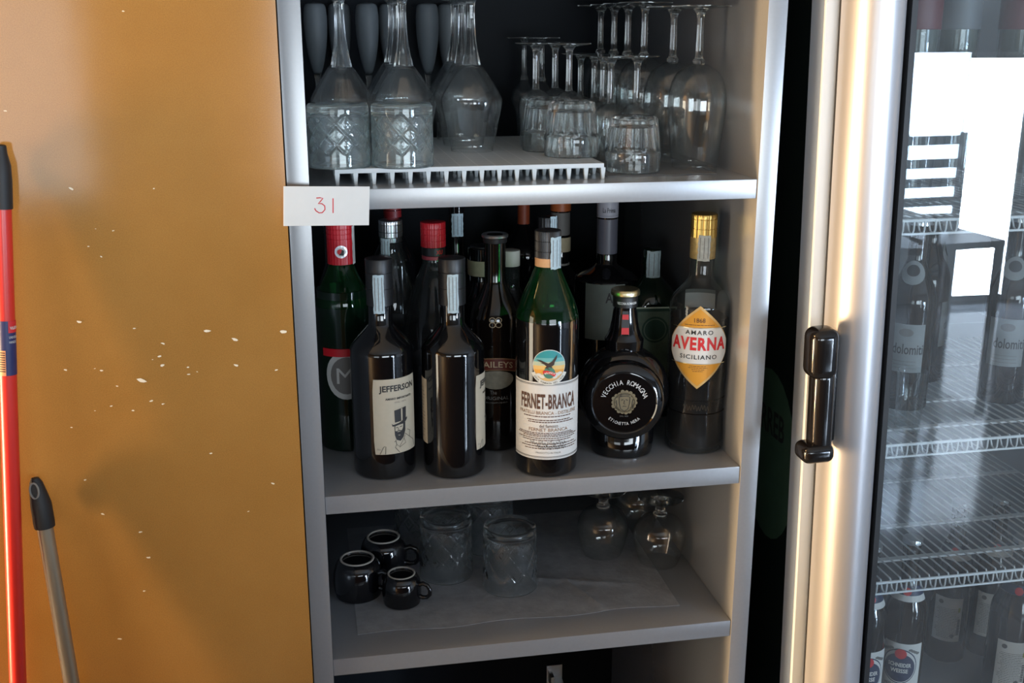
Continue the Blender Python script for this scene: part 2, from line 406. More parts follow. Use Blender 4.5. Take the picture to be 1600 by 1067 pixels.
# ================================================================== BOTTLE BUILDING
def bprof(R, hs, hn, rn, hr, top, a=.5, bev=.004, n=14, push=.004, rr=None, closed=True):
    """outer silhouette of a bottle: base, body to hs, shoulder to hn, neck to hr, finish to top"""
    p = [(0, push), (R*.62, push), (R*.8, .0), (R-bev, 0)] + [(R-bev+bev*sin(t), bev-bev*cos(t)) for t in (pi/6, pi/3, pi/2)]
    for z in lin(bev, hs, 4)[1:]: p.append((R, z))
    for i in range(1, n+1):
        t = i/n; q = a*(0.5+0.5*cos(pi*t))+(1-a)*(1-t**2.2)
        p.append((rn+(R-rn)*q, hs+(hn-hs)*t))
    for z in lin(hn, hr, 3)[1:]: p.append((rn, z))
    rr = rr or rn
    if abs(rr-rn) > 1e-5: p.append((rr, hr+.0008))
    p.append((rr, top-.001)); p.append((rr-.001, top))
    if closed: p.append((0, top))
    return p
def body(root, prof, mat, name='body', seg=56, matz=None, mod=None):
    m = MB(); m.lathe(prof, mat, seg, matz=matz, mod=mod); return m.build(name, root)
def capm(r, z0, z1, mat, ridges=0, rings=(), lip=.0004, base=None):
    """closed cap with fine ridges and grooves"""
    m = MB(); pr = [(0, z0), (r, z0)]
    zs = sorted(rings)
    for z in zs: pr += [(r, z-.0006), (r-.0006, z-.0003), (r-.0006, z+.0003), (r, z+.0006)]
    pr += [(r, z1-.0012), (r-.0004, z1-.0004), (r-.0014, z1), (0, z1)]
    md = (lambda a, rr, z, i: rr+(.00025*cos(ridges*a) if (rr > r*.9) else 0)) if ridges else None
    m.lathe(pr, mat, 96 if ridges else 48, mod=md); return m
def strip(root, fn, w, z0, z1, over=0.0, mat=None, rag=True, name='tax_strip', wide=3):
    """paper duty strip with ragged edge and printed lines"""
    m = MB(); rr = random.Random(int(z0*1e5)+7)
    jag = [rr.uniform(-.0008, .0008) if rag else 0 for _ in range(20)]
    n = 9
    m.grid(lambda u, v: fn((u-.5)*w+(jag[int(v*n)] if 0 < u < 1 else jag[int(v*n)+5]*.6), z0+(z1-z0)*v+(jag[int(u*6)]*.7 if v in (0, 1) else 0)), 6, n, mat or M_tax)
    for k in range(wide):
        x = (-.32+.32*k)*w; m.flat(rect(x-.0004, x+.0004, z0+.003, z1-.003, 1, 6), lambda a, b: (lambda q: (q[0]*1.004, q[1]*1.004, q[2]))(fn(a, b)), M_greyink)
    return m.build(name, root)

def lines(m, fn, x0, x1, zs, mat, h=.0006, rnd=None, seed=1):
    """rows of tiny print: short dashes like words"""
    r = random.Random(seed)
    for z in zs:
        x = x0+r.uniform(0, .15)*(x1-x0) if rnd else x0
        xe = x1-r.uniform(0, .15)*(x1-x0) if rnd else x1
        while x < xe:
            w = r.uniform(.0012, .0045); w = min(w, xe-x)
            m.flat(rect(x, x+w, z-h/2, z+h/2, 2), fn, mat); x += w+.0007

# ---------------------------------------------------------------- Jefferson bottles
def jefferson(loc, rz, label, slot):
    t = thing('amaro_bottle', label, 'bottle', loc, rz, 'dark amaro bottles with portrait labels')
    R = .0372
    pr = bprof(R, .150, .183, .0142, .236, .2445, a=.62, bev=.005)
    body(t, pr, M_dark)
    capm(.0158, .206, .2605, M_blackcap, rings=(.226, .2445)).build('cap', t)
    sm = MB()
    # tax strip folded over the collar
    strip(t, cyl(.0158, slot, .0006), .0125, .198, .2435)
    m = MB(); f = cyl(R, 0, .0003); g = cyl(R, 0, .0006)
    x0, x1 = -.0300, .0300; z0, z1 = .0330, .1250
    m.flat(rowshape(lin(z0, z1, 6), lambda z: x0+(.0012 if z in (z0, z1) else 0), lambda z: x1-(.0012 if z in (z0, z1) else 0), 24), f, M_paper)
    m.flat(textw('JEFFERSON', .0470, .0098, .001, .1125, .03), g, M_ink)
    m.flat(textw('AMARO IMPORTANTE', .0350, .0027, .002, .1010, .03), g, M_ink)
    m.flat(textw('DAL 1871', .0150, .0017, .003, .0962), g, M_greyink)
    # portrait: top hat, bearded face, collar and lapels
    for s in [poly([(-.0055,.0865),(.0105,.0890),(.0100,.0730),(-.0050,.0715)])]: m.flat(s, g, M_ink)
    h = cyl(R, 0, .0009); k = cyl(R, 0, .0012)
    m.flat(poly([(.0030,.0875),(.0050,.0878),(.0048,.0730),(.0030,.0728)]), h, M_paper)
    m.flat(poly([(-.0090,.0705),(-.0070,.0690),(.0000,.0705),(.0080,.0735),(.0120,.0760),(.0120,.0735),(.0095,.0705),(.0000,.0675),(-.0080,.0670)]), g, M_ink)
    m.flat(poly([(-.0058,.0675),(-.0055,.0560),(-.0035,.0500),(.0015,.0478),(.0060,.0520),(.0088,.0600),(.0090,.0700),(.0000,.0690)]), g, M_ink)
    m.flat(poly([(-.0048,.0672),(-.0050,.0615),(-.0020,.0595),(.0030,.0600),(.0052,.0640),(.0055,.0685),(.0000,.0682)]), h, M_paper)
    for s in (stroke([(-.0040,.0652),(-.0018,.0655)], .0009), stroke([(.0008,.0655),(.0038,.0660)], .0009), stroke([(-.0008,.0650),(-.0018,.0625),(.0000,.0618)], .0007), stroke([(-.0035,.0606),(.0000,.0612),(.0030,.0604)], .0010)): m.flat(s, k, M_ink)
    m.flat(stroke([(-.0012,.0555),(.0012,.0553)], .0006), h, M_paper)
    for s in ([(-.0045,.0485),(-.0190,.0425),(-.0235,.0335)], [(-.0165,.0430),(-.0170,.0335)], [(.0080,.0560),(.0140,.0510),(.0230,.0440),(.0270,.0335)], [(-.0045,.0500),(-.0035,.0440),(.0000,.0410),(.0065,.0500),(.0085,.0540)],
              [(-.0035,.0440),(-.0055,.0410),(.0000,.0340)], [(.0065,.0500),(.0090,.0440),(.0000,.0400)], [(.0120,.0600),(.0170,.0570),(.0150,.0500)]): m.flat(stroke(s, .0006), g, M_ink)
    m.flat(textw('No 1', .0060, .0022, -.0235, .0395), g, M_greyink)
    m.build('front_label', t)
    m = MB(); b0 = pi; f = cyl(R, b0, .0003); g = cyl(R, b0, .0006)
    m.flat(rect(-.022, .022, .040, .120, 20), f, M_paper); lines(m, g, -.018, .018, lin(.048, .108, 14), M_greyink, .0012, True, 5)
    m.build('back_label', t)
    return t
jefferson((.0743, .0741, 0), radians(24), 'front left dark bottle whose portrait label with top hat faces forward', radians(-24-8))
jefferson((.1573, .0616, 0), radians(82), 'dark bottle with its portrait label turned towards the brown cream liqueur', radians(-82-4))

# ---------------------------------------------------------------- Fernet
def fernet(loc):
    t = thing('fernet_bottle', 'green necked bottle with tall cream label, globe emblem and orange neck band', 'bottle', loc, radians(-8))
    R = .0372
    pr = bprof(R, .181, .252, .0135, .262, .291, a=.55, bev=.005, n=18, rr=.0140)
    body(t, pr, M_green, matz=lambda z, i: M_green if z > .186 else M_dark, seg=64)
    li = MB(); li.lathe([(0, .1845), (.0340, .1845), (.0350, .187), (.0356, .1895), (.0340, .189), (0, .188)], M_brown, 48); li.build('liquid', t)
    capm(.0152, .2600, .2915, M_blackcap, ridges=48, rings=(.268, .280)).build('cap', t)
    m = MB(); f = cyl(.0146, 0, .0004)
    m.flat(rect(-.0146*pi, .0146*pi*.999, .2500, .2615, 40), f, pm('orange_neck_paper', (.62, .34, .16), .7, var=.15, vscale=200))
    m.build('neck_band', t)
    strip(t, cyl(.0158, .62, .0006), .0155, .248, .2850)
    # long label
    x0, x1, z0, z1 = -.0520, .0520, .0235, .1190
    f = cyl(R, 0, .0003); g = cyl(R, 0, .0007); h = cyl(R, 0, .0010)
    m = MB(); m.flat(rect(x0, x1, z0, z1, 40), f, M_white)
    for z, th in ((.1168, .0004), (.1155, .0002), (.0268, .0004), (.0255, .0002)): m.flat(rect(x0, x1, z-th, z+th, 40), g, M_greyink)
    m.flat(textw('FERNET-BRANCA', .0715, .0188, 0, .0955, .030, space=1.06), g, M_brownink)
    m.flat(textw('FRATELLI BRANCA - DISTILLERIE', .0760, .0042, 0, .0815), g, pm('tan_ink', (.28, .15, .07), .6))
    lines(m, g, -.034, .034, (.0770, .0725, .0700), M_brownink, .0011, True, 3)
    m.flat(textw('del famoso', .0220, .0042, 0, .0655), g, M_brownink)
    m.flat(textw('FERNET BRANCA', .0480, .0042, 0, .0605), g, MATS['tan_ink'])
    lines(m, g, -.042, .042, (.0565, .0545, .0525, .0500, .0475, .0430, .0400, .0370), M_brownink, .0010, True, 8)
    sg = [( -.022+.044*i/60, .0440+.0022*sin(i*1.35)+.0011*sin(i*.43)) for i in range(61)]
    m.flat(stroke(sg, .0004), h, M_ink); m.flat(stroke([(x*.8+.004, z-.005) for x, z in sg], .0004), h, M_ink)
    m.flat(textw('PRODOTTO IN ITALIA', .0300, .0022, 0, .0318), g, M_greyink)
    m.build('front_label', t)
    # round emblem: sunset sky, eagle over a globe, ribbon
    m = MB(); c = (0, .1395); rx = .0186
    bands = [(-1, -.50, (.70, .45, .18)), (-.50, -.25, (.80, .36, .05)), (-.25, .0, (.80, .50, .16)), (.0, .25, (.50, .55, .38)), (.25, .5, (.14, .42, .42)), (.5, 1.0, (.03, .28, .30))]
    m.flat(ell(c[0], c[1], rx+.0007, rx+.0007, 20), cyl(R, 0, .0005), pm('emblem_rim', (.75, .74, .70), .5))
    for a, b, colr in bands:
        za, zb = 2/pi*math.asin(a), 2/pi*math.asin(b)
        m.flat(ell(c[0], c[1], rx, rx, 6, 12, za, zb), cyl(R, 0, .0008), pm('sky_%d' % int((a+1)*100), colr, .5))
    e = cyl(R, 0, .0011); e2 = cyl(R, 0, .0014); e3 = cyl(R, 0, .0017)
    M_cl = pm('cloud_white', (.70, .68, .60), .6)
    for x, z, r_ in ((-.012, .1285, .0030), (-.008, .1265, .0035), (.009, .1290, .0036), (.0125, .1305, .0028), (.006, .1262, .0035)): m.flat(ell(x, z, r_, r_*.6, 6, 4), e, M_cl)
    m.flat(ell(0, .1310, .0068, .0068, 10, 6), e2, pm('globe_green', (.06, .20, .14), .5))
    m.flat(stroke([(-.0070, .1318), (-.0030, .1322), (.0020, .1310), (.0068, .1280)], .0036), e3, M_redink)
    m.flat(arctext('BRANCA', .0030, .0, .1200, .0115, .05, 1.05, .02), cyl(R, 0, .0020), M_cl)
    M_eag = pm('eagle_brown', (.045, .022, .015), .6)
    m.flat(poly([(-.0150,.1465),(-.0095,.1462),(-.0045,.1440),(-.0010,.1425),(.0030,.1450),(.0060,.1490),(.0090,.1528),(.0082,.1480),(.0060,.1440),(.0055,.1410),(.0030,.1390),(-.0010,.1370),(-.0055,.1365),(-.0030,.1390),(-.0060,.1415),(-.0105,.1432),(-.0075,.1430)]), e2, M_eag)
    m.flat(ell(0, .1372, .0035, .0022, 5, 4), e2, M_eag)
    m.flat(ring(0, .1385, .0178, .0222, pi*.62, pi*1.38, 20, 1.0), e2, M_cl)
    m.flat(arctext('CASA FONDATA NEL 1845', .0028, 0, .1385, .0200, pi, -1.9, .01, True) if False else arctext('CASA FONDATA NEL 1845', .0027, 0, .1385, .0200, pi, -1.95, .01, True), e3, M_ink)
    m.build('emblem', t)
fernet((.2674, .0468, 0))

# ---------------------------------------------------------------- Vecchia Romagna round flask
def flask(loc):
    t = thing('brandy_flask', 'squat round black flask with white lettering around a face medallion', 'bottle', loc, radians(-13))
    pr = [(0, .003), (.030, .003), (.034, 0), (.0375, .001), (.039, .006), (.0400, .014), (.0400, .022)]
    zc, Rb = .080, .0575
    for a in lin(-46, 66, 18): pr.append((Rb*cos(radians(a)), zc+Rb*sin(radians(a))*1.02))
    pr = [q for q in pr if q[1] <= .145]+[(.0240, .1465), (.0205, .1520), (.0180, .160), (.0158, .172), (.0142, .184), (.0136, .196), (.0136, .205), (0, .205)]
    m = MB(); m.lathe(pr, M_dark, 64, xf=lambda p: (p[0], p[1]*(max(.66, .86-max(0, p[2]-.012)*7) if p[2] < .120 else min(.9, .66+(p[2]-.120)*8)), p[2])); m.build('body', t)
    def fr(p): return (p[0], -.0340-p[2], zc-.004+p[1])
    m = MB(); m.lathe([(0, -.02), (.050, -.02), (.0505, -.006), (.0490, .0005), (.0465, .0035), (.0400, .0062), (.0385, .0052), (.0365, .0056), (0, .0064)], M_dark, 80, xf=fr); m.build('medallion', t)
    m = MB(); g = plane(-.0412, 0, zc-.004); h = plane(-.0415, 0, zc-.004)
    M_wp = pm('white_print', (.72, .71, .68), .5)
    m.flat(arctext('VECCHIA ROMAGNA', .0088, 0, 0, .0268, 0, 2.62, .0, sx=.78), g, M_wp)
    m.flat(arctext('ETICHETTA NERA', .0054, 0, 0, .0262, pi, -1.55, .0, True, sx=.8), g, M_wp)
    M_br = pm('bronze_print', (.20, .16, .09), .5)
    m.flat(ell(0, .001, .0130, .0128, 12, 10), g, M_br)
    rr = random.Random(5)
    for k in range(18):
        a = 2*pi*k/18; q = .0125+rr.uniform(-.0008, .0016); m.flat(ell(q*cos(a), .001+q*sin(a), .0026, .0026, 5, 4), g, M_br)
    for s in ([(-.004,.004),(-.0015,.0048)],[(.0015,.0048),(.004,.004)],[(0,.004),(-.0008,-.0005),(.0012,-.001)],[(-.0022,-.004),(0,-.0034),(.0025,-.004)],[(-.0065,.008),(-.0062,0),(-.0045,-.007),(0,-.010),(.0045,-.007),(.0062,0),(.0065,.008),(.003,.0095),(-.003,.0092),(-.0065,.008)],[(-.010,.004),(-.009,-.002),(-.0105,-.007)],[(.010,.005),(.009,-.002),(.0105,-.007)],[(-.006,.0105),(0,.012),(.006,.0105)]):
        m.flat(stroke(s, .0008), h, M_ink)
    m.flat(textw('DAL 1820', .010, .0016, 0, -.0165), g, M_greyink)
    m.build('print', t)
    m = MB(); c = cyl(.0150, 0, .0006)
    pts = [(-.0030, .171), (.0030, .171), (.0030, .163), (-.0030, .163)]
    fz = lambda x, z: ((.0158+(.172-z)*.16)*sin(x/.0155), -(.0158+(.172-z)*.16)*.9-.0005, z)
    m.flat(rect(-.0042, .0042, .154, .184, 4, 6), fz, M_smoke if False else M_blackcap)
    fz2 = lambda x, z: (lambda p: (p[0], p[1]-.0004, p[2]))(fz(x, z))
    m.flat(rect(-.0040, .0040, .156, .164, 4, 2), fz2, M_redink); m.flat(rect(-.0040, .0040, .174, .180, 4, 2), fz2, M_redink)
    m.build('neck_label', t)
    m = capm(.0152, .188, .2015, M_blackcap); m.flat(textw('VECCHIA ROMAGNA', .026, .0032, .002, .1940, .02), cyl(.0152, 0, .0004), MATS['white_print']); m.build('neck_band', t)
    m = MB(); m.lathe([(0, .2010), (.0150, .2010), (.0176, .2025), (.0178, .2060), (.0170, .2085), (.0158, .2095), (0, .2098)], M_palegold, 48); m.build('cap', t)
flask((.3727, .0835, 0))

# ---------------------------------------------------------------- Averna
def averna(loc):
    t = thing('amaro_bottle', 'tall clear bottle with gold cap and orange lozenge label by the right panel', 'bottle', loc, radians(-19.5))
    R = .0378
    pr = bprof(R, .186, .222, .0148, .285, .295, a=.75, bev=.006, closed=False)
    wav = lambda a, r, z, i: r*(1-.10*math.exp(-((z-.062)/.018)**2)) if r > .03 else r
    body(t, pr, M_smoke, seg=56, mod=wav)
    li = MB(); li.lathe([(0, .006), (R-.006, .006), (R-.0025, .012), (R-.0025, .03), (R-.0055, .062), (R-.0025, .095), (R-.0022, .172), (0, .173)], M_brown, 48); li.build('liquid', t)
    m = MB(); f0 = cyl(R-.0046, 0, .0008)
    for z in (.0525, .0700): m.lathe([(R-.0024, z-.0006), (R-.0014, z), (R-.0024, z+.0006)], M_brown, 48)
    sg = [(-.016+.032*i/50, .0612+.0034*sin(i*1.1)+.0012*sin(i*.37)) for i in range(51)]
    m.flat(stroke(sg, .0006), cyl(R-.0030, 0, .0006), pm('dull_gold_ink', (.16, .11, .06), .5)); m.build('embossed_signature', t)
    capm(.0156, .270, .2985, M_gold, ridges=60, rings=(.281, .2925)).build('cap', t)
    m = MB(); m.lathe([(.0153, .2440), (.0156, .2445), (.0156, .2705), (.0150, .2706)], pm('worn_gold_foil', (.50, .36, .16), .45, metal=.5, var=.5, vscale=180), 48); m.build('neck_foil', t)
    strip(t, cyl(.0158, .08, .0005), .0150, .2425, .2740, mat=pm('crumpled_tax_paper', (.40, .41, .38), .7, var=.4, vscale=220))
    zc, hw, hh = .1395, .0392, .0525
    def w(k):
        def fn(z):
            d = abs(z-zc); H = hh*k; 
            return max(0.0, hw*k*min(1.0, (1.06*(1-(d/H)**1.55))))
        return fn
    m = MB(); zs = lin(zc-hh, zc+hh, 36); L = w(1.0)
    m.flat(rowshape(zs, lambda z: -L(z), lambda z: L(z), 24), cyl(R, 0, .0004), pm('gold_label_rim', (.62, .40, .15), .45, metal=.3))
    L2 = w(.93); O = pm('orange_label', (.66, .29, .022), .55); gg = cyl(R, 0, .0008); hh2 = cyl(R, 0, .0012)
    m.flat(rowshape(lin(zc-hh*.93, zc+hh*.93, 36), lambda z: -L2(z), lambda z: L2(z), 24), gg, O)
    L3 = w(.97); zb = lin(.1185, .1648, 14)
    arch = lambda x, z: hh2(x, z+.0040*(1-(x/.036)**2)*((z-.1415)/.0232 if True else 0))
    m.flat(rowshape(zb, lambda z: -L3(z)*.985, lambda z: L3(z)*.985, 24), hh2, M_white)
    j = cyl(R, 0, .0016)
    m.flat(rect(-.036, .036, .1640, .1646, 24), j, M_palegold); m.flat(rect(-.036, .036, .1187, .1193, 24), j, M_palegold)
    m.flat(textw('AMARO', .0330, .0056, 0, .1588, .008, space=1.25), j, M_ink)
    m.flat(textw('AVERNA', .0690, .0168, 0, .1445, .038, space=1.14), j, M_redink)
    m.flat(textw('SICILIANO', .0450, .0056, 0, .1278, .012, space=1.2), j, M_ink)
    m.flat(textw('1868', .0130, .0056, 0, .1740), hh2, M_brownink)
    lines(m, hh2, -.018, .018, (.1680,), M_brownink, .0006, False, 2)
    lines(m, hh2, -.014, .014, (.1160, .1140), M_brownink, .0006, True, 2); lines(m, hh2, -.008, .008, (.1118, .1096), M_brownink, .0006, True, 4)
    m.build('front_label', t)
    m = MB(); m.flat(rect(-.020, .020, .120, .196, 12), cyl(R-.0004, pi, -.0006), M_white); m.build('back_label', t)
averna((.4695, .0845, 0))

# ---------------------------------------------------------------- second row
def baileys(loc):
    t = thing('cream_liqueur_bottle', 'dark brown flat topped bottle with red banner label between two front bottles', 'bottle', loc, radians(-9))
    R = .0315
    pr = bprof(R, .165, .215, .0130, .262, .272, a=.7, bev=.005, rr=.0142)
    body(t, pr, pm('deep_brown_glass', (.005, .0035, .003), .09, coat=.2))
    m = MB(); m.lathe([(0, .2625), (.0145, .2625), (.0150, .2680), (.0162, .2690), (.0165, .2715), (.0155, .2728), (.0140, .2722), (0, .2715)], M_blackcap, 48, matz=lambda z, i: M_silver if z > .2685 else M_blackcap); m.build('cap', t)
    g = cyl(R, 0, .0004); h = cyl(R, 0, .0008); k = cyl(R, 0, .0012)
    m = MB()
    arc = lambda f: (lambda x, z: f(x, z-.0045*(x/.026)**2))
    m.flat(rect(-.0275, .0275, .1075, .1235, 20), arc(g), pm('bronze_rim', (.24, .13, .06), .5)); m.flat(rect(-.0265, .0265, .1088, .1222, 20), arc(h), pm('oxblood_label', (.12, .02, .012), .5))
    m.flat(textw('BAILEYS', .0440, .0078, 0, .1155, .01), arc(k), pm('pale_bronze_ink', (.50, .38, .24), .5))
    m.flat(ell(0, .0950, .0240, .0120, 10, 14), g, pm('country_scene', (.22, .20, .15), .7, var=.7, vscale=90))
    m.flat(textw('The', .0080, .0050, -.003, .0790, 0), h, M_greyink); m.flat(textw('ORIGINAL', .0330, .0045, 0, .0715), h, M_greyink); m.flat(textw('IRISH CREAM LIQUEUR', .0300, .0020, 0, .0655), h, M_greyink)
    m.build('front_label', t)
    m = MB()  # interlaced double B emblem, stamped on the shoulder
    ir = .0036
    for sx in (-1, 1):
        for z in (.1715, .1655):
            q = [(.0038*sx+ir*cos(a)*1.0, z+ir*.85*sin(a)) for a in lin(0, 2*pi, 16)]
            m.flat(stroke(q, .0007), lambda x, z: ((R+.0006)*sin(x/R), -(R+.0006-max(0, z-.165)*.10)*cos(x/R), z), MATS['pale_bronze_ink'])
    m.build('emblem', t)
baileys((.2205, .135, 0))

def martini(loc):
    t = thing('vermouth_bottle', 'green bottle with a red foil neck beside the left panel', 'bottle', loc, radians(0))
    R = .0335
    body(t, bprof(R, .185, .238, .0148, .270, .288, a=.75), M_green, matz=lambda z, i: M_green if z > .17 else M_dgreen)
    li = MB(); li.lathe([(0, .165), (R-.0015, .165), (R-.0015, .205), (R-.004, .2052), (0, .2052)], M_dgreen, 40); li.build('liquid', t)
    m = capm(.0166, .2365, .2905, M_redcap, ridges=70, rings=(.268, .274, .280))
    f = cyl(.0166, 0, .0004)
    m.flat(ring(0, .2530, .0058, .0078, 0, 2*pi, 30), f, M_silver); m.flat(ell(0, .2530, .0058, .0058, 8, 8), f, M_white)
    m.flat(ell(-.001, .2530, .0036, .0036, 6, 6), cyl(.0166, 0, .0007), M_redink); m.flat(poly([(-.003, .249), (.003, .2485), (.0035, .2545), (.001, .256), (0, .252)]), cyl(.0166, 0, .0009), M_ink)
    m.build('cap', t)
    strip(t, cyl(.0169, radians(74), .0006), .012, .236, .283, mat=M_white)
    g = cyl(R, 0, .0004); h = cyl(R, 0, .0008); k = cyl(R, 0, .0012); m = MB()
    m.flat(ell(0, .1010, .0265, .0310, 14, 16), g, pm('silver_label', (.52, .52, .50), .5)); m.flat(ell(0, .1010, .0200, .0240, 12, 14), h, M_greyink)
    m.flat(textw('M', .0200, .0200, -.002, .1010, .0), k, MATS['silver_label']); m.flat(rect(-.030, .030, .1255, .1355, 20), k, M_redcap)
    m.build('front_label', t)
martini((.0345, .17, 0))

def simple(name, label, loc, R, hs, hn, rn, top, glassm, dark_to, a=.6, cap=None, band=None, strip_=None, rz=0, extra=None, liq=M_brown, group='bottles standing in the dark back rows', seg=44, rr=None, hr=None):
    t = thing(name, label, 'bottle', loc, rz, group)
    body(t, bprof(R, hs, hn, rn, hr or top-.012, top, a=a, rr=rr), glassm, seg=seg)
    if dark_to: 
        li = MB(); li.lathe([(0, .006), (R-.004, .006), (R-.002, .01), (R-.002, min(dark_to, hs)), (R-.003, min(dark_to, hs)+.0005), (0, min(dark_to, hs)+.0006)], liq, 40); li.build('liquid', t)
    if cap:
        cr, c0, c1, cm, ridg, rgs = cap; capm(cr, c0, c1, cm, ridges=ridg, rings=rgs).build('cap', t)
    if band:
        for (br, b0, b1, bm_) in band:
            m = MB(); m.lathe([(br-.0006, b0), (br, b0+.0004), (br, b1-.0004), (br-.0006, b1)], bm_, 40); m.build('neck_band', t)
    if strip_: strip(t, cyl(strip_[0], strip_[1], .0006), strip_[2], strip_[3], strip_[4])
    if extra: extra(t)
    return t
simple('spirit_bottle', 'clear bottle with a ribbed silver screw cap behind the front left bottle', (.1021, .25, 0), .0345, .150, .235, .0150, .268, M_smoke, .14, cap=(.0152, .2530, .2745, M_silver, 60, (.2595, .2690)), strip_=(.0152, radians(-35), .013, .213, .2520), band=[(.0150, .246, .2525, M_silver)])
simple('spirit_bottle', 'clear conical bottle with a bright red ribbed cap', (.1521, .20, 0), .0445, .115, .225, .0142, .274, M_smoke, .10, a=.25, cap=(.0158, .2475, .2790, M_redcap, 60, (.2560, .2640, .2710)),
       band=[(.0152, .2365, .2472, M_blackcap), (.0151, .2315, .2363, pm('dull_pink_band', (.40, .06, .08), .5))],
       extra=lambda t: (lambda m: (m.flat(textw('XU', .009, .0055, .006, .2418, .03), cyl(.0152, 0, .0006), M_redink), m.build('neck_print', t)))(MB()))
simple('spirit_bottle', 'black bottle with a torn blue grey tax strip on its capless neck', (.1996, .33, 0), .0340, .160, .212, .0105, .290, M_dark, 0, rr=.0115, strip_=(.0118, 0, .0165, .2360, .2680), a=.7)
simple('spirit_bottle', 'bottle in the back row with a dark red cap over the silver cap', (.1136, .36, 0), .0320, .190, .24, .0120, .285, M_dark, 0, cap=(.0125, .2600, .3050, pm('dark_red_foil', (.22, .012, .014), .45), 0, (.27,)))
M_beige = pm('beige_band_paper', (.48, .40, .26), .7, var=.2, vscale=150)
simple('spirit_bottle', 'dark bottle with beige neck bands left of the brown cream liqueur', (.2310, .29, 0), .0330, .150, .182, .0215, .2270, M_dark, 0, band=[(.0222, .1890, .2100, M_beige), (.0222, .1580, .1740, M_beige)], cap=(.0180, .2150, .2290, M_blackcap, 0, ()))
simple('spirit_bottle', 'small clear necked bottle with a cream cap right of the brown cream liqueur', (.2610, .25, 0), .0300, .14, .180, .0125, .212, M_smoke, .13, cap=(.0128, .2080, .2290, pm('cream_cap', (.55, .52, .44), .55), 0, ()))
M_rust = pm('rust_orange_foil', (.30, .055, .018), .5, var=.2, vscale=120)
simple('spirit_bottle', 'back row bottle whose rust red capsule shows left of the green neck', (.3121, .42, 0), .0330, .185, .235, .0085, .275, M_dark, 0, cap=(.0090, .2290, .2900, M_rust, 0, ()))
simple('spirit_bottle', 'back row bottle with an orange capsule and beige band right of the green neck', (.3546, .36, 0), .0340, .15, .185, .0125, .280, M_dark, 0, cap=(.0148, .2620, .3000, pm('orange_foil', (.42, .10, .025), .45), 0, (.275,)), band=[(.0150, .2030, .2240, M_beige), (.0138, .2270, .2600, M_greyink), (.0136, .172, .186, M_white)])
simple('spirit_bottle', 'bottle behind the fernet with only its black cap and tax strip showing', (.3052, .22, 0), .0330, .16, .21, .0120, .262, M_dark, 0, cap=(.0128, .2500, .2775, M_blackcap, 40, (.262,)), strip_=(.0130, .45, .0105, .2560, .2790))
def purple_extra(t):
    m = MB(); f = cyl(.0148, -.12, .0005)
    m.flat(textw('La Prima', .017, .0065, 0, .2785), f, M_ink); m.build('capsule_print', t)
    m = MB(); f = cyl(.0440, -.25, .0005)
    m.flat(rect(-.030, .026, .1060, .1830, 16), f, pm('grey_green_label', (.13, .15, .13), .7, var=.2, vscale=60)); m.flat(textw('AR', .018, .014, .008, .165, .02), cyl(.0440, -.25, .0009), M_ink); m.build('front_label', t)
simple('spirit_bottle', 'broad shouldered black bottle with a pale violet capsule behind the round flask', (.3968, .26, 0), .0435, .182, .2050, .0138, .270, M_dark, 0, a=.9, cap=(.0146, .2680, .3000, pm('pale_violet_foil', (.38, .38, .44), .45), 0, (.2705,)), band=[(.0142, .2180, .2660, pm('violet_grey_sleeve', (.11, .11, .14), .35))], extra=purple_extra)
simple('spirit_bottle', 'narrow dark bottle with a grey strip squeezed beside the left panel', (.0290, .30, 0), .0270, .16, .21, .0120, .262, M_dark, 0, cap=(.0125, .250, .272, M_blackcap, 0, ()), strip_=(.0125, -.35, .009, .215, .2660))
simple('spirit_bottle', 'bottle with a copper coloured neck between the silver and red caps', (.1235, .44, 0), .0300, .15, .19, .0100, .235, M_dark, 0, cap=(.0105, .205, .242, pm('copper_foil', (.50, .16, .03), .35, metal=.6), 0, (.22,)))
# square herbal liqueur
def jager(loc):
    t = thing('herbal_liqueur_bottle', 'square dark green bottle with a framed label and torn tax strip behind the round flask', 'bottle', loc, radians(-6))
    m = MB(); s = .0330
    sq = lambda a, r, z, i: r*min(1.0/max(abs(cos(a)), abs(sin(a))), 1.22) if z < .158 and r > .012 else r
    pr = [(0, 0), (s-.002, 0), (s, .002)] + [(s, z) for z in lin(.002, .157, 5)[1:]] + [(s*1.06, .160), (s*.98, .168), (.027, .176), (.020, .183), (.0145, .189), (.0118, .195), (.0112, .215), (0, .215)]
    m.lathe(pr, M_dgreen, 64, mod=sq); m.build('body', t)
    capm(.0128, .2080, .2290, M_dgreen, rings=(.212,)).build('cap', t)
    strip(t, cyl(.0126, 0, .001), .0190, .191, .2275)
    m = MB(); g = plane(-s-.0004); h = plane(-s-.0008); k = plane(-s-.0012)
    m.flat(rect(-.0290, .0290, .0500, .1560, 2), g, pm('pale_green_border', (.50, .56, .44), .6)); m.flat(rect(-.0268, .0268, .0520, .1540, 2), h, pm('bottle_green_label', (.015, .05, .03), .6)); m.flat(rect(-.0235, .0235, .0560, .1500, 2), k, pm('dull_green_label', (.10, .14, .095), .6, var=.3, vscale=120))
    m.flat(ell(0, .1250, .0180, .0180, 12, 10), plane(-s-.0016), MATS['bottle_green_label'])
    m.flat(ring(0, .1250, .0140, .0155), plane(-s-.0019), MATS['dull_green_label'])
    m.build('front_label', t)
jager((.4505, .225, 0))

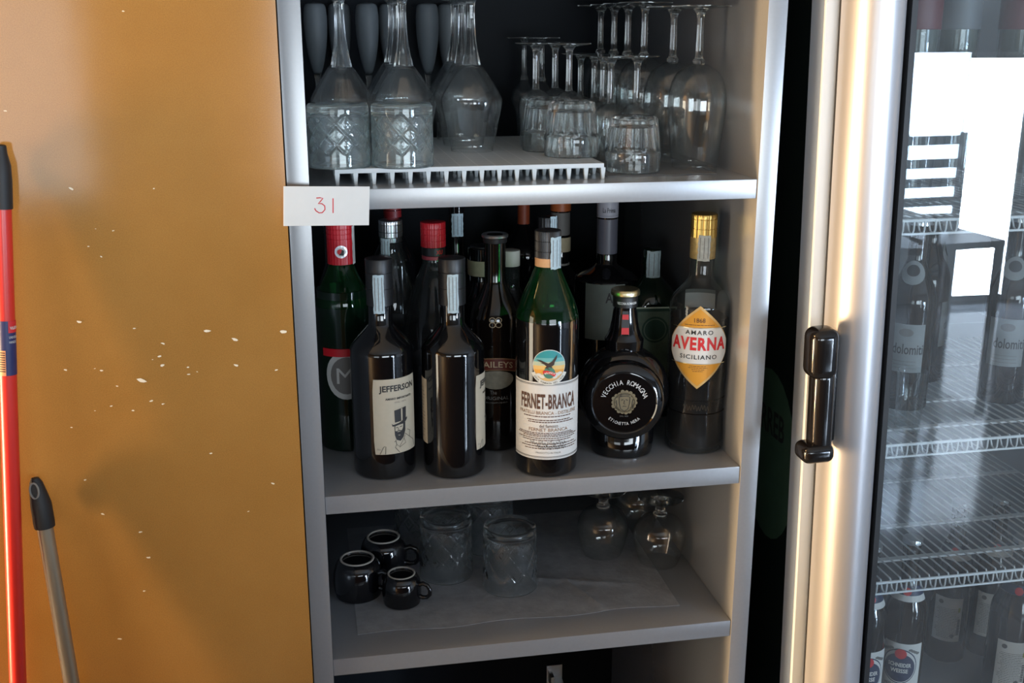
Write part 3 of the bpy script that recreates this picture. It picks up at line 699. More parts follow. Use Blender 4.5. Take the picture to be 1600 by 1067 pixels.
# ================================================================== DRINKING GLASSES
def tumbler_cut(name, label, group, loc, Rm, Rb, H, mat, proto=None, nd=10, rz=0.0):
    """heavy tumbler standing upside down, diamond cuts around the wall"""
    if proto: return dup(proto, loc, rz, label, group)
    n = 46; pr = [(0, H), (Rb-.0045, H)] + [(Rb-.0045+.0045*sin(a), H-.0045+.0045*cos(a)) for a in (pi/6, pi/3, pi/2)]
    zo = lin(H-.0045, .0012, n)[1:]
    pr += [(Rb+(Rm-Rb)*(1-z/H), z) for z in zo]
    no = len(pr)
    pr += [(Rm-.0011, 0), (Rm-.0022, .0012)]
    tb = .011
    for z in lin(.004, H-tb-.004, 6): pr.append((Rb+(Rm-Rb)*(1-z/H)-.0026, z))
    pr += [(Rb-.0045, H-tb-.001), (Rb-.009, H-tb+.0008), (0, H-tb+.0016)]
    z0, z1 = .22*H, .84*H; per = (z1-z0)/2.0
    def mod(a, r, z, i):
        if i >= no or i < 2 or not (z0 < z < z1): return r
        s = a*nd/(2*pi); q = (z-z0)/per
        def d(x): x = x-math.floor(x); return min(x, 1-x)*2
        u, v = d(s+q), d(s-q)
        cut = max(0, 1-u/.26)*.0017+max(0, 1-v/.26)*.0017
        star = .0009*max(0, 1-min(abs(u-.55), abs(v-.55))/.12)
        e = min(1, (z-z0)/.004, (z1-z)/.004)
        return r-min(cut+star*.6, .0021)*e
    m = MB(); m.lathe(pr, mat, 160, mod=mod); o = m.build(name, None, loc, ang=50); o.rotation_euler = (0, 0, rz)
    return tag(o, label, 'glass', group)
G1 = 'diamond cut tumblers on the white rack'
RT = Z1+.0178
ta = tumbler_cut('cut_tumbler', 'upside down diamond cut tumbler overhanging the left end of the white rack', G1, (.0345, .064, RT), .0345, .0335, .0690, M_gglass, rz=.2)
tumbler_cut('cut_tumbler', 'upside down diamond cut tumbler second from the left panel on the white rack', G1, (.1037, .0545, RT), 0, 0, 0, 0, ta, rz=.5)
G2 = 'diamond cut tumblers on the paper sheet'
tb = tumbler_cut('cut_tumbler', 'frontmost diamond cut tumbler upside down on the grey paper sheet', G2, (.2403, .143, Z3+.002), .0372, .0350, .0880, M_glass, nd=11, rz=.1)
tumbler_cut('cut_tumbler', 'diamond cut tumbler beside the black espresso cups', G2, (.1605, .192, Z3+.002), 0, 0, 0, 0, tb, rz=.6)
tumbler_cut('cut_tumbler', 'diamond cut tumbler half hidden behind the cups at back left', G2, (.1340, .290, Z3+.002), 0, 0, 0, 0, tb, rz=.9)
tumbler_cut('cut_tumbler', 'diamond cut tumbler at the back between the two front ones', G2, (.2310, .265, Z3+.002), 0, 0, 0, 0, tb, rz=.3)

def tumbler_facet(label, loc, proto=None, rz=0):
    if proto: return dup(proto, loc, rz, label)
    H, Rm, Rb = .0645, .0325, .0272
    pr = [(0, H-.001), (Rb-.006, H-.001), (Rb-.003, H), (Rb-.0006, H-.0018)]
    zo = lin(H-.003, .030, 12)+[.0285, .0265]
    pr += [(Rb+(Rm-.0012-Rb)*(1-(z-.0265)/(H-.0265)), z) for z in zo]
    no = len(pr)
    pr += [(Rm-.0002, .0250), (Rm+.0006, .0225)]+[(Rm+.0006-.0009*t, .0225-.0215*t) for t in (.25, .5, .75, 1)]+[(Rm-.0009, 0), (Rm-.0020, .001)]
    pr += [(Rm-.0022, .015), (Rm-.0030, .024), (Rb-.0010, .038), (Rb-.0030, H-.0130), (Rb-.008, H-.0110), (0, H-.0100)]
    def mod(a, r, z, i):
        if i < 3 or i >= no: return r
        s = a*12/(2*pi); x = abs((s-math.floor(s))-.5)*2
        return r-.0016*(1-x*x)+.0006
    m = MB(); m.lathe(pr, M_glass, 144, mod=mod); o = m.build('faceted_tumbler', None, loc, ang=40); o.rotation_euler = (0, 0, rz)
    return tag(o, label, 'glass', 'faceted tumblers on the upper shelf')
fa = tumbler_facet('faceted tumbler upside down on the right end of the white rack', (.3105, .118, RT))
tumbler_facet('faceted tumbler half hidden behind the one on the rack end', (.2965, .183, RT), fa, .3)
tumbler_facet('faceted tumbler upside down on the bare shelf right of the white rack', (.3788, .0895, Z1+.0014), fa, .15)

def stem_glass(name, label, cat, group, loc, bowl, stem, foot, bm=None, seg=48, flutes=0):
    """upside-down stemmed glass: bowl (r, z, wall) from the mouth up, stem profile, foot"""
    t = thing(name, label, cat, loc, 0, group)
    w = .0009; outer = bowl; n = len(bowl)
    pr = [(bowl[0][0]-w, .0002)]+[(bowl[0][0]-w*.5, 0)]+list(outer)
    inner = []
    for r, z in bowl[:-1]:
        ri = r-w
        if ri > .004: inner.append((ri, z-.0003 if z > .01 else z))
    top = bowl[-1][1]
    loop = [(0, inner[-1][1]+.0025)]+[q for q in inner[::-1]]+[(bowl[0][0]-w*.5, -.0001+.0001)]+list(outer)+[(0, top)]
    op = (lambda a, r, z, i: r*(1+.011*cos(14*a)*min(1, max(0, (z-.002)/.02))) if r > .012 else r) if flutes else None
    m = MB(); m.lathe(loop, bm or M_bowl, 84 if flutes else seg, mod=op); m.build('bowl', t, ang=60)
    m = MB(); md = (lambda a, r, z, i: r*(1-.10*abs(sin(flutes/2*a)))) if flutes else None
    m.lathe([(0, stem[0][1])]+list(stem)+[(0, stem[-1][1])], M_glass, seg if flutes else 24, mod=md); m.build('stem', t, ang=60)
    m = MB(); m.lathe([(0, foot[0][1])]+list(foot)+[(0, foot[-1][1])], M_glass, seg); m.build('foot', t, ang=60)
    return t
def curve(pts, n=5):
    """smooth profile through points (Catmull-Rom)"""
    P = [pts[0]]+list(pts)+[pts[-1]]; out = []
    for i in range(1, len(P)-2):
        p0, p1, p2, p3 = P[i-1:i+3]
        for k in range(n):
            t = k/n; out.append(tuple(.5*((2*p1[j])+(-p0[j]+p2[j])*t+(2*p0[j]-5*p1[j]+4*p2[j]-p3[j])*t*t+(-p0[j]+3*p1[j]-3*p2[j]+p3[j])*t**3) for j in (0, 1)))
    out.append(pts[-1]); return out
gob_bowl = [(.0262, .0004), (.0290, .015), (.0325, .033), (.0360, .050), (.0376, .059), (.0374, .064), (.0345, .070), (.0285, .080), (.0215, .091), (.0150, .1005), (.0115, .1040)]
gob_stem = curve([(.0118, .1038), (.0105, .110), (.0080, .122), (.0060, .136), (.0050, .152), (.0048, .168), (.0060, .177), (.0105, .1815)], 4)
gob_foot = [(.0110, .1812), (.030, .1835), (.0335, .1850), (.0330, .1862), (.010, .1870)]
GG = 'inverted goblets in three columns on the white rack'
g0 = stem_glass('stemmed_goblet', 'front goblet of the left column, behind the overhanging cut tumbler', 'glass', GG, (.0440, .142, RT), gob_bowl, gob_stem, gob_foot, flutes=8)
for loc, lab in [((.0450, .222, RT), 'second goblet of the left column, nested behind the front one'),
                 ((.1164, .160, RT), 'front goblet of the middle column, behind the second cut tumbler'), ((.1170, .238, RT), 'middle goblet of the middle column by the wall of bottles'), ((.1172, .316, RT), 'hindmost goblet of the middle column'),
                 ((.2016, .190, RT), 'front goblet of the right column, its whole tapered bowl in view'), ((.2020, .268, RT), 'middle goblet of the right column'), ((.2030, .345, RT), 'hindmost goblet of the right column next to the dark gap')]:
    dup(g0, loc, random.uniform(0, .7), lab)
# small spirit glasses, all upside down
liq_bowl = curve([(.0190, .0004), (.0200, .015), (.0212, .035), (.0218, .050), (.0205, .060), (.0160, .068), (.0090, .0730), (.0045, .0745)], 3)
liq_stem = curve([(.0048, .0742), (.0040, .080), (.0036, .095), (.0036, .110), (.0044, .122), (.0085, .1275)], 3)
liq_foot = [(.0080, .1272), (.022, .1290), (.0262, .1300), (.0262, .1310), (.008, .1318)]
GL = 'small inverted stem glasses behind the faceted tumblers'
l0 = stem_glass('liqueur_glass', 'small stem glass third from the left of the cluster on the rack', 'glass', GL, (.3215, .180, RT-.002), liq_bowl, liq_stem, liq_foot, seg=36)
for loc, lab in [((.2890, .225, RT-.002), 'small stem glass leftmost in the cluster behind the faceted tumblers'), ((.3213, .258, RT-.002), 'small stem glass second from the left of the cluster'),
                 ((.3745, .335, Z1), 'small stem glass fourth from the left, hindmost of the cluster'), ((.3809, .285, Z1), 'small stem glass fifth from the left of the cluster'), ((.3790, .233, Z1), 'small stem glass sixth from the left of the cluster'),
                 ((.3745, .180, Z1), 'small stem glass seventh from the left of the cluster'), ((.4010, .155, Z1+.0014), 'small stem glass with the lowest foot, right above the bare shelf tumbler')]:
    dup(l0, loc, 0, lab)
tas_bowl = curve([(.0120, .0004), (.0118, .020), (.0122, .035), (.0150, .045), (.0195, .056), (.0205, .064), (.0180, .074), (.0110, .083), (.0060, .090)], 3)
tas_stem = curve([(.0062, .0896), (.0042, .100), (.0034, .118), (.0034, .138), (.0060, .1475)], 3)
tas_foot = [(.0058, .1472), (.020, .1490), (.0255, .1500), (.0255, .1510), (.006, .1520)]
t0 = stem_glass('grappa_glass', 'left one of two slender bulbous grappa glasses at the back', 'glass', 'slender inverted grappa glasses at the back', (.3235, .475, Z1), tas_bowl, tas_stem, tas_foot, seg=36)
dup(t0, (.3405, .430, Z1), 0, 'right one of two slender bulbous grappa glasses at the back')
win_bowl = curve([(.0275, .0004), (.0300, .020), (.0330, .045), (.0352, .068), (.0350, .084), (.0318, .100), (.0245, .113), (.0130, .1205), (.0055, .1225)], 3)
win_stem = curve([(.0062, .1222), (.0075, .1255), (.0046, .130), (.0040, .145), (.0038, .165), (.0046, .178), (.0090, .1845)], 3)
win_foot = [(.0085, .1842), (.028, .1862), (.0350, .1876), (.0350, .1888), (.008, .1900)]
GW = 'large inverted wine glasses against the right panel'
w0 = stem_glass('wine_glass', 'front wine glass nearest the right panel with its rounded bowl in full view', 'glass', GW, (.4635, .112, Z1+.0014), win_bowl, win_stem, win_foot)
dup(w0, (.4560, .187, Z1+.0014), 0, 'wine glass overlapped by the front one near the right panel')
for loc, lab in [((.4376, .250, Z1), 'tall wine glass third back with the highest foot'), ((.4371, .325, Z1), 'wine glass fourth back along the right panel'), ((.4387, .400, Z1), 'wine glass fifth back along the right panel'), ((.4389, .475, Z1), 'wine glass hindmost in the corner by the right panel')]:
    c = dup(w0, loc, 0, lab); c.scale = (1, 1, 1.04)
# grey frosted flutes standing at the very back
flu = thing('champagne_flute', 'grey frosted flute at the far left of the back row', 'glass', (.0215, .475, Z1), 0, 'grey frosted flutes along the back panel')
m = MB(); m.lathe(curve([(0, .100), (.006, .103), (.0110, .120), (.0150, .145), (.0165, .170), (.0160, .185), (.0130, .1965), (0, .199)], 3), M_frost, 36); m.build('bowl', flu)
m = MB(); m.lathe([(0, .002), (.004, .004), (.0035, .02), (.0035, .09), (.006, .1035), (0, .104)], M_glass, 20); m.build('stem', flu)
m = MB(); m.lathe([(0, 0), (.0255, 0), (.0262, .001), (.0250, .002), (.004, .005), (0, .005)], M_glass, 32); m.build('foot', flu)
for x, y, lab in ((.0560, .500, 'grey frosted flute seen behind the left goblet stem'), (.0940, .470, 'grey frosted flute between the left and middle goblet stems'), (.1290, .500, 'grey frosted flute just left of the middle goblet stems'), (.1800, .470, 'grey frosted flute between the middle and right goblet stems'), (.2143, .500, 'grey frosted flute at the right end of the back row')):
    dup(flu, (x, y, Z1), 0, lab)
# snifters on the lower shelf
sni_bowl = curve([(.0270, .0004), (.0310, .012), (.0355, .030), (.0368, .042), (.0345, .054), (.0275, .064), (.0160, .0700), (.0080, .0715)], 4)
sni_stem = curve([(.0090, .0712), (.0100, .0735), (.0075, .0770), (.0065, .085), (.0085, .0915), (.0140, .0945)], 4)
sni_foot = [(.0130, .0942), (.028, .0965), (.0320, .0978), (.0320, .0990), (.010, .1000)]
GS = 'short stemmed inverted snifters on the lower shelf'
s0 = stem_glass('snifter', 'short stemmed snifter standing alone left of the other two', 'glass', GS, (.3880, .215, Z3), sni_bowl, sni_stem, sni_foot)
dup(s0, (.4590, .290, Z3), 0, 'hindmost short stemmed snifter behind the one by the right panel'); dup(s0, (.4590, .175, Z3+.0), 0, 'short stemmed snifter nearest the right panel')

# white plastic draining rack
rack = thing('drying_rack', 'white plastic comb legged rack under the upturned glasses', 'rack', (.0280, .038, Z1))
def rack_mat():
    m = bpy.data.materials.new('ribbed_white_plastic'); n, l = nodes(m); b = n['Principled BSDF']
    tc = n.new('ShaderNodeTexCoord'); br = n.new('ShaderNodeTexBrick'); br.offset = 0
    br.inputs['Scale'].default_value = 1; br.inputs['Brick Width'].default_value = .0197; br.inputs['Row Height'].default_value = .0197; br.inputs['Mortar Size'].default_value = .0008
    br.inputs['Color1'].default_value = (.46, .50, .51, 1); br.inputs['Color2'].default_value = (.46, .50, .51, 1); br.inputs['Mortar'].default_value = (.58, .61, .62, 1)
    l.new(tc.outputs['Object'], br.inputs['Vector']); l.new(br.outputs['Color'], b.inputs['Base Color']); b.inputs['Roughness'].default_value = .45
    return m
m = MB(); m.box(0, .3018, 0, .335, .0125, .0176, rack_mat(), .0005); m.build('grid_top', rack)
for k in range(16):
    m = MB(); x = .0026+k*.0199; o = [(.0006, .0127), (.3340, .0127), (.3340, .0105)]
    for j in range(8, -1, -1):
        y = .0006+j*.0407; o += [(y+.0062, .0105), (y+.0032, 0), (y, 0)] if j == 0 else [(y+.0062, .0105), (y+.0032, 0), (y, 0), (y-.0024, .0105)]
    n = len(o); wd = lambda z: .0015+.0012*z/.0127
    vs = [(x-wd(z), y, z) for y, z in o]+[(x+wd(z), y, z) for y, z in o]
    m.add(vs, [tuple(range(n))[::-1], tuple(range(n, 2*n))]+[(q, (q+1) % n, n+(q+1) % n, n+q) for q in range(n)], M_plas)
    m.build('peg_row', rack)
# thin liner sheets
def sheet(name, label, x0, x1, y0, y1, z, mat, amp, seed, nx=60, ny=40, th=.0006, fold=None):
    m = MB(); rr = random.Random(seed); ph = [(rr.uniform(10, 70), rr.uniform(10, 70), rr.uniform(0, 6), rr.uniform(.3, 1)) for _ in range(9)]
    def hz(x, y):
        h = sum(a*sin(kx*x+ky*y+p) for kx, ky, p, a in ph)/3.0
        q = amp*(.5+.5*max(-1, min(1, h)))
        if fold:
            for fx, fy, dx, dy, fw, fh in fold:
                d = (x-fx)*dy-(y-fy)*dx; s = (x-fx)*dx+(y-fy)*dy
                if 0 < s < .16: q += fh*math.exp(-(d/fw)**2)*min(1, s/.02, (.16-s)/.05)
        return q
    def top(u, v):
        x = x0+(x1-x0)*u; y = y0+(y1-y0)*v+.0025*sin(u*17)*(1-v)
        return (x, y, z+th+hz(x, y))
    m.grid(top, nx, ny, mat); m.grid(lambda u, v: (lambda p: (p[0], p[1], p[2]-th))(top(u, v)), nx, ny, mat)
    for edge in (0, 1):
        m.grid(lambda u, v: (lambda p: (p[0], p[1], p[2]-th*v))(top(u, edge)), nx, 1, mat)
        m.grid(lambda u, v: (lambda p: (p[0], p[1], p[2]-th*v))(top(edge, u)), ny, 1, mat)
    o = m.build(name); return tag(o, label, 'liner')
sheet('shelf_liner', 'thin dark liner sheet under the wine glasses on the upper shelf', .338, .4700, .052, .280, Z1, pm('dark_liner_paper', (.15, .16, .17), .8), .0006, 4, th=.0007)
sheet('paper_sheet', 'crumpled grey paper sheet under the cut tumblers and cups', .0320, .4480, .052, .36, Z3, M_cloth, .0012, 11, nx=110, ny=80, fold=[(.352, .050, -.35, .94, .003, .0022), (.26, .16, .95, -.3, .005, .0018)])

# black espresso cups, upside down
def cup(label, loc, rz, s=1.0):
    t = thing('espresso_cup', label, 'cup', loc, rz, 'black espresso cups turned upside down'); t.scale = (s, s, s)
    pr = curve([(.0300, .0006), (.0308, .006), (.0318, .016), (.0318, .028), (.0300, .039), (.0262, .0465), (.0225, .0500)], 4)
    inn = [(r-.0026, z) for r, z in pr[:-3]][::-1]
    m = MB(); m.lathe([(0, .0440)]+inn+[(.0287, 0)]+pr+[(.0200, .0500), (.0192, .0478), (0, .0470)], M_ceram, 56); m.build('body', t)
    m = MB(); m.lathe([(.0222, .0498), (.0226, .0508), (.0218, .0516), (.0204, .0516), (.0197, .0508), (.0199, .0496)], M_bisque, 48); m.build('foot_ring', t)['label'] = 'pale unglazed foot ring'
    m = MB(); m.tube(curve([(.0305, 0), (.040, 0), (.047, 0), (.0465, 0)], 1) and [(.0300, 0, .034), (.0370, 0, .037), (.0440, 0, .0340), (.0485, 0, .0265), (.0480, 0, .0185), (.0430, 0, .0130), (.0360, 0, .0118), (.0300, 0, .0130)], [.0042, .0036, .0034, .0034, .0034, .0034, .0036, .0044], M_ceram, 12); m.build('handle', t)
    return t
cup('black espresso cup nearest the left panel', (.0385, .158, Z3+.0014), radians(-28))
cup('black espresso cup at the back of the trio with its handle to the right', (.0770, .2150, Z3+.0022), radians(-15))
cup('smallest black espresso cup in front with its handle to the right', (.0935, .1240, Z3+.0022), radians(-25), .80)

# ================================================================== MOP HANDLES
def stick(p0, p1):
    d = Vector(p1)-Vector(p0); return Vector((0, 0, 1)).rotation_difference(d).to_euler(), d.length
mop = thing('mop_handle', 'red metal pole with a black end cap leaning on the ochre wall', 'mop', (-.3990, -.0900, FZ))
e, L = stick((-.3990, -.0900, FZ), (-.2920, -.0312, .4065)); mop.rotation_euler = e
m = MB(); m.lathe([(0, 0), (.0085, 0), (.0086, L-.060), (0, L-.060)], M_redpole, 32); m.build('pole', mop)
m = MB(); m.lathe([(0, L-.062), (.0098, L-.062), (.0099, L-.035), (.0092, L-.020), (.0062, L-.008), (.0055, L-.001), (.004, L), (0, L)], M_rubber, 32); m.build('end_cap', mop)['label'] = 'black rubber end cap'
def pole_sticker():
    m = MB(); f = cyl(.0086, radians(25), .0003); g = cyl(.0086, radians(25), .0006)
    zt = L-.173; h = .056; bl = pm('navy_sticker', (.02, .025, .11), .4)
    m.flat(rect(-.0200, .0120, zt-h, zt, 20), f, bl)
    m.flat(rect(-.0120, -.0030, zt-h, zt-.030, 8), g, pm('orange_sticker', (.70, .30, .14), .5))
    for k in range(9): m.flat(rect(-.0115, -.0035, zt-h+.004+k*.0024, zt-h+.0050+k*.0024, 6), cyl(.0086, radians(25), .0009), M_ink)
    m.flat(rect(.0000, .0120, zt-.012, zt, 8), g, M_redink); m.flat(textw('VILEDA', .009, .0030, .0060, zt-.007, .02), cyl(.0086, radians(25), .0009), M_white)
    m.flat(textw('UNIVERSAL', .010, .0026, .0055, zt-.0165), g, M_white); m.flat(textw('HANDLE', .0080, .0026, .0045, zt-.0215), g, M_white)
    m.build('sticker', mop)
pole_sticker()
br = thing('broom_handle', 'dull grey metal pole with a black hanging loop grip leaning on the ochre wall', 'broom', (-.2420, -.0800, FZ))
e, L2 = stick((-.2420, -.0800, FZ), (-.2965, -.0330, .0620)); br.rotation_euler = e
m = MB(); m.lathe([(0, 0), (.0083, 0), (.0083, L2-.052), (0, L2-.052)], M_greypole, 32); m.build('pole', br)
m = MB()
def gx(p):
    z = p[2]; k = max(0, (z-(L2-.030))/.030); return (p[0]*(1-.35*k)-.0016*k, p[1]*(1-.45*k), z)
m.lathe([(0, L2-.056), (.0105, L2-.056), (.0108, L2-.050), (.0106, L2-.030), (.0102, L2-.018), (.0090, L2-.006), (.006, L2-.0008), (0, L2)], M_rubber, 40, xf=gx); m.build('grip', br)
m = MB(); m.tube([(-.0022+.0042*cos(a), -.0080, L2-.0125+.0085*sin(a)) for a in lin(0, 2*pi, 24)[:-1]], .0011, pm('worn_grey_rubber', (.20, .19, .17), .6), 8, closed=True)
m.flat(ell(-.0022, L2-.0125, .0040, .0082, 10, 6), plane(-.0078), M_ink); m.build('hanging_hole', br)

# ================================================================== FRIDGE
# root at the body's front left edge, leaning very slightly to the left like the real one
TILT = radians(-1.45)
fr = thing('display_fridge', 'upright glass door drinks fridge with a grey rim and silver door frame', 'fridge', (.6060, 0, FZ), rot=(0, TILT, 0))
FO = -FZ  # local z = world z + FO (nearly)
def fpart(name, boxes, mat, b=.0008, parent=fr):
    m = MB()
    for a in boxes: m.box(a[0], a[1], a[2], a[3], a[4]+FO, a[5]+FO, mat, b)
    return m.build(name, parent)
ZB, ZT, FW, FD = -.985, .78, .62, .56
fpart('front_rim', [(0, .040, 0, .037, ZB, ZT), (FW-.04, FW, 0, .037, ZB, ZT), (.040, FW-.040, 0, .037, ZT-.06, ZT), (.040, FW-.040, 0, .037, ZB, -.535)], M_rim)['label'] = 'pale grey enamel rim'
M_shell = pm('black_green_shell', (.006, .010, .008), .5, spec=.2)
M_liner = pm('grey_fridge_liner', (.30, .32, .35), .5)
cab = fpart('cabinet', [(.012, .030, .037, FD, ZB, ZT), (FW-.030, FW-.012, .037, FD, ZB, ZT), (.030, FW-.030, FD-.02, FD, ZB, ZT), (.030, FW-.030, .037, FD-.02, ZT-.03, ZT), (.030, FW-.030, .037, FD-.02, ZB, -.56)], M_shell)
cab['label'] = 'dark cabinet shell'
fpart('liner', [(.0305, .036, .037, FD-.02, -.56, ZT-.03), (FW-.036, FW-.0305, .037, FD-.02, -.56, ZT-.03), (.036, FW-.036, FD-.026, FD-.0205, -.56, ZT-.03), (.036, FW-.036, .037, FD-.026, -.5595, -.525)], M_liner, .0004)
# printed green panel on the cabinet side, in the narrow gap
m = MB(); sx = .0116
sidef = lambda y, z: (sx, y, z+FO)
m.flat(ell(.130, -.040, .085, .120, 14, 10), lambda y, z: (sx+.0002, y, z+FO), pm('dark_green_print', (.05, .10, .06), .4, var=.4, vscale=30))
vs, fs = textw('RREB', .074, .036, 0, 0, .02)
m.add([(sx-.0002, .120-x, z+FO+.008) for x, z in vs], fs, M_ink); m.build('side_print', cab)
# door: bowed aluminium profile, black seal, pane, handle
m = MB(); prof = []
for k in range(25):
    th = pi*k/24; prof.append((.0465-.0330*cos(th), -.012-.044*sin(th)**.85 if 0 < k < 24 else -.012))
prof += [(.0795, -.008), (.0135, -.008)]
zt, zb = ZT-.01, -.90
n = len(prof); vs = [(x, y, z+FO) for z in (zb, zt) for x, y in prof]
fs = [(k, (k+1) % n, n+(k+1) % n, n+k) for k in range(n)]+[tuple(range(n))[::-1], tuple(range(n, 2*n))]
m.add(vs, fs, M_alu)
m.box(.0797, FW-.012, -.045, -.008, zt-.07+FO, zt+FO, M_alu, .002); m.box(.0797, FW-.012, -.045, -.008, zb+FO, -.56+FO, M_alu, .002); m.box(FW-.078, FW-.012, -.045, -.008, -.56+FO, zt-.07+FO, M_alu, .002)
door = m.build('door_frame', fr, ang=30); door['label'] = 'bowed silver aluminium door frame'
m = MB(); m.box(.0797, .0865, -.040, -.006, -.5595+FO, zt-.0705+FO, M_rubber); m.box(.0150, .0780, -.0078, -.0010, -.56+FO, zt-.07+FO, M_rubber)
m.build('gasket', door)['label'] = 'black rubber gasket'
M_pane = thin('fridge_pane', (.93, .96, .97), .004, 1.52, haze=.035)
m = MB(); m.box(.0867, FW-.0782, -.036, -.030, -.5595+FO, zt-.0705+FO, M_pane); m.build('glass_pane', door)['label'] = 'clear reflecting glass pane'
m = MB()
hz = lambda z: z+FO
m.box(-.0290, .0060, -.072, -.038, hz(.1290), hz(.1890), M_handle, .012, 6); m.box(-.0215, .0060, -.068, -.040, hz(.0330), hz(.1400), M_handle, .0115, 6); m.box(-.0330, .0060, -.073, -.038, hz(.0275), hz(.0500), M_handle, .009, 6)
m.box(.000, .0160, -.046, -.012, hz(.045), hz(.175), M_handle, .003)
m.build('handle', door, ang=60)['label'] = 'glossy black plastic door handle'

# ---- wire shelves and their contents; things inside stand in world space
def fx(lx, z): return .6060+lx+(z+1.0)*sin(TILT)
def wire_shelf(label, z, lip=.017, n=38):
    x0 = fx(.0385, z); x1 = fx(FW-.0385, z); y0, y1 = .058, .525
    t = thing('wire_shelf', label, 'shelf', ((x0+x1)/2, y0, z), 0, 'white wire shelves in the fridge', rot=(0, radians(-.15), 0)); w = (x1-x0)/2
    m = MB()
    m.tube([(-w, 0, 0), (w, 0, 0)], .0021, M_wire, 8); m.tube([(-w, .001, -lip), (w, .001, -lip)], .0016, M_wire, 8)
    m.build('front_rail', t)
    m = MB()
    for k in range(n):
        x = -w+.004+(2*w-.008)*k/(n-1)
        m.tube([(x, -.0012, -.0003), (x, -.0008, -lip*.7), (x, .002, -lip-.0008), (x, .010, -lip+.002), (x, .016, -.004), (x, y1-y0, -.004)], .0013, M_wire, 6)
    m.build('wire_grid', t)
    m = MB()
    for y in (.07, .17, .33): m.box(-w, w, y, y+.009, -.0085, -.0057, M_wire)
    m.build('cross_bars', t)
    return t
SH = [(.4700, 'white wire shelf at the top of the fridge view'), (.2860, 'white wire shelf second from the top, below the bright reflection'), (-.0100, 'white wire shelf third from the top, under the tall glass'), (-.2090, 'white wire shelf lowest, right above the wheat beers')]
for z, lab in SH: wire_shelf(lab, z)
# beers
def beer(name, label, loc, rz, R, H, kind, group):
    t = thing(name, label, 'bottle', loc, rz, group)
    body(t, bprof(R, H*.56, H*.80, .0125, H-.02, H, a=.6, rr=.0132), pm('brown_beer_glass', (.010, .006, .004), .08, coat=.3))
    capm(.0148, H-.006, H+.002, M_silver, ridges=21).build('crown_cap', t)
    g = cyl(R, 0, .0004); h = cyl(R, 0, .0008); k = cyl(R, 0, .0012); q = cyl(R, 0, .0016); m = MB()
    navy = pm('navy_label_ink', (.015, .03, .08), .5)
    if kind == 'weisse':
        m.flat(rect(-.034, .034, .040, .122, 24), g, M_white)
        m.flat(ell(0, .0830, .0262, .0300, 14, 14), h, navy); m.flat(ell(0, .0830, .0245, .0282, 14, 14), k, M_white); m.flat(ell(0, .0810, .0225, .0245, 14, 14), q, navy)
        m.flat(ell(0, .1050, .0085, .0085, 10, 8), cyl(R, 0, .0020), M_redink)
        w_ = cyl(R, 0, .0020); m.flat(textw('SCHNEIDER', .0330, .0070, 0, .0860, .03), w_, M_white); m.flat(textw('WEISSE', .0250, .0070, 0, .0760, .03), w_, M_white)
        m.flat(textw('HEFE-WEIZENBIER', .040, .0050, 0, .0500, .02), h, M_greyink); m.flat(textw('ORIGINAL', .018, .0026, 0, .0445), h, M_greyink)
        for sg in (-1, 1):
            for j in range(4): m.flat(ell(sg*(.014+.004*j), .112-.002*j, .0035, .0022, 5, 4), h, M_greyink)
    elif kind == 'back':
        m.flat(rect(-.023, .023, .045, .125, 18), g, M_white); lines(m, h, -.019, .019, lin(.052, .105, 18), M_greyink, .0008, True, 6); m.flat(ell(-.012, .116, .004, .004, 6, 5), h, M_greyink); m.flat(ell(.010, .056, .0035, .0035, 6, 5), h, M_greyink)
        for j in range(10): m.flat(rect(.0165, .021, .058+j*.0030, .0595+j*.0030, 3), h, M_ink)
        m.flat(rect(.0160, .0195, .100, .108, 3), h, pm('yellow_green_mark', (.35, .36, .08), .6))
    else:
        gl = pm('grey_beer_label', (.24, .25, .25), .6, var=.15, vscale=50)
        m.flat(rect(-.026, .026, .058, .128, 20), g, gl); m.flat(textw('dolomiti', .042, .0150, .004, .092, .01), h, M_ink); m.flat(ell(0, .116, .010, .006, 6, 6), h, M_greyink); lines(m, h, -.018, .018, (.074, .069, .064), M_greyink, .0008, True, 9)
    m.build('label', t)
    m = MB()
    if kind == 'dolomiti':
        zz = H*.74; rn = .0185
        m.flat(ell(0, zz, .0135, .0165, 10, 10), lambda x, z: ((rn+.004-(z-zz)*.28)*sin(x/rn), -(rn+.004-(z-zz)*.28)*cos(x/rn), z), gl); m.flat(ell(0, zz+.003, .0075, .0080, 8, 6), lambda x, z: ((rn+.0046-(z-zz)*.28)*sin(x/rn), -(rn+.0046-(z-zz)*.28)*cos(x/rn), z), M_ink)
    else:
        z0 = H*.70; fn = lambda e: (lambda x, z: ((.0225+e-(z-z0)*.35)*sin(x/.021), -(.0225+e-(z-z0)*.35)*cos(x/.021), z))
        m.flat(rect(-.030, .030, z0-.009, z0, 24), fn(.0010), M_white); m.flat(rect(-.030, .030, z0, z0+.014, 24), fn(.0010), navy); m.flat(ell(0, z0+.006, .006, .006, 8, 6), fn(.0018), M_redink)
    m.build('neck_label', t)
    return t
GB = 'wheat beer bottles on the fridge floor'
FB = -.5205
beer('wheat_beer_bottle', 'wheat beer bottle cut by the door frame, only half its label visible', (.8085, .215, FB), radians(-12), .0325, .285, 'weisse', GB)
beer('wheat_beer_bottle', 'wheat beer bottle with the whole round blue label and red dot facing the door', (.8810, .225, FB), radians(-32), .0325, .285, 'weisse', GB)
beer('wheat_beer_bottle', 'wheat beer bottle showing its small white back label', (1.0300, .335, FB), radians(-36), .0315, .285, 'back', GB)
beer('wheat_beer_bottle', 'wheat beer bottle half hidden behind the rightmost one', (1.1050, .335, FB), radians(-30), .0315, .285, 'back', GB)
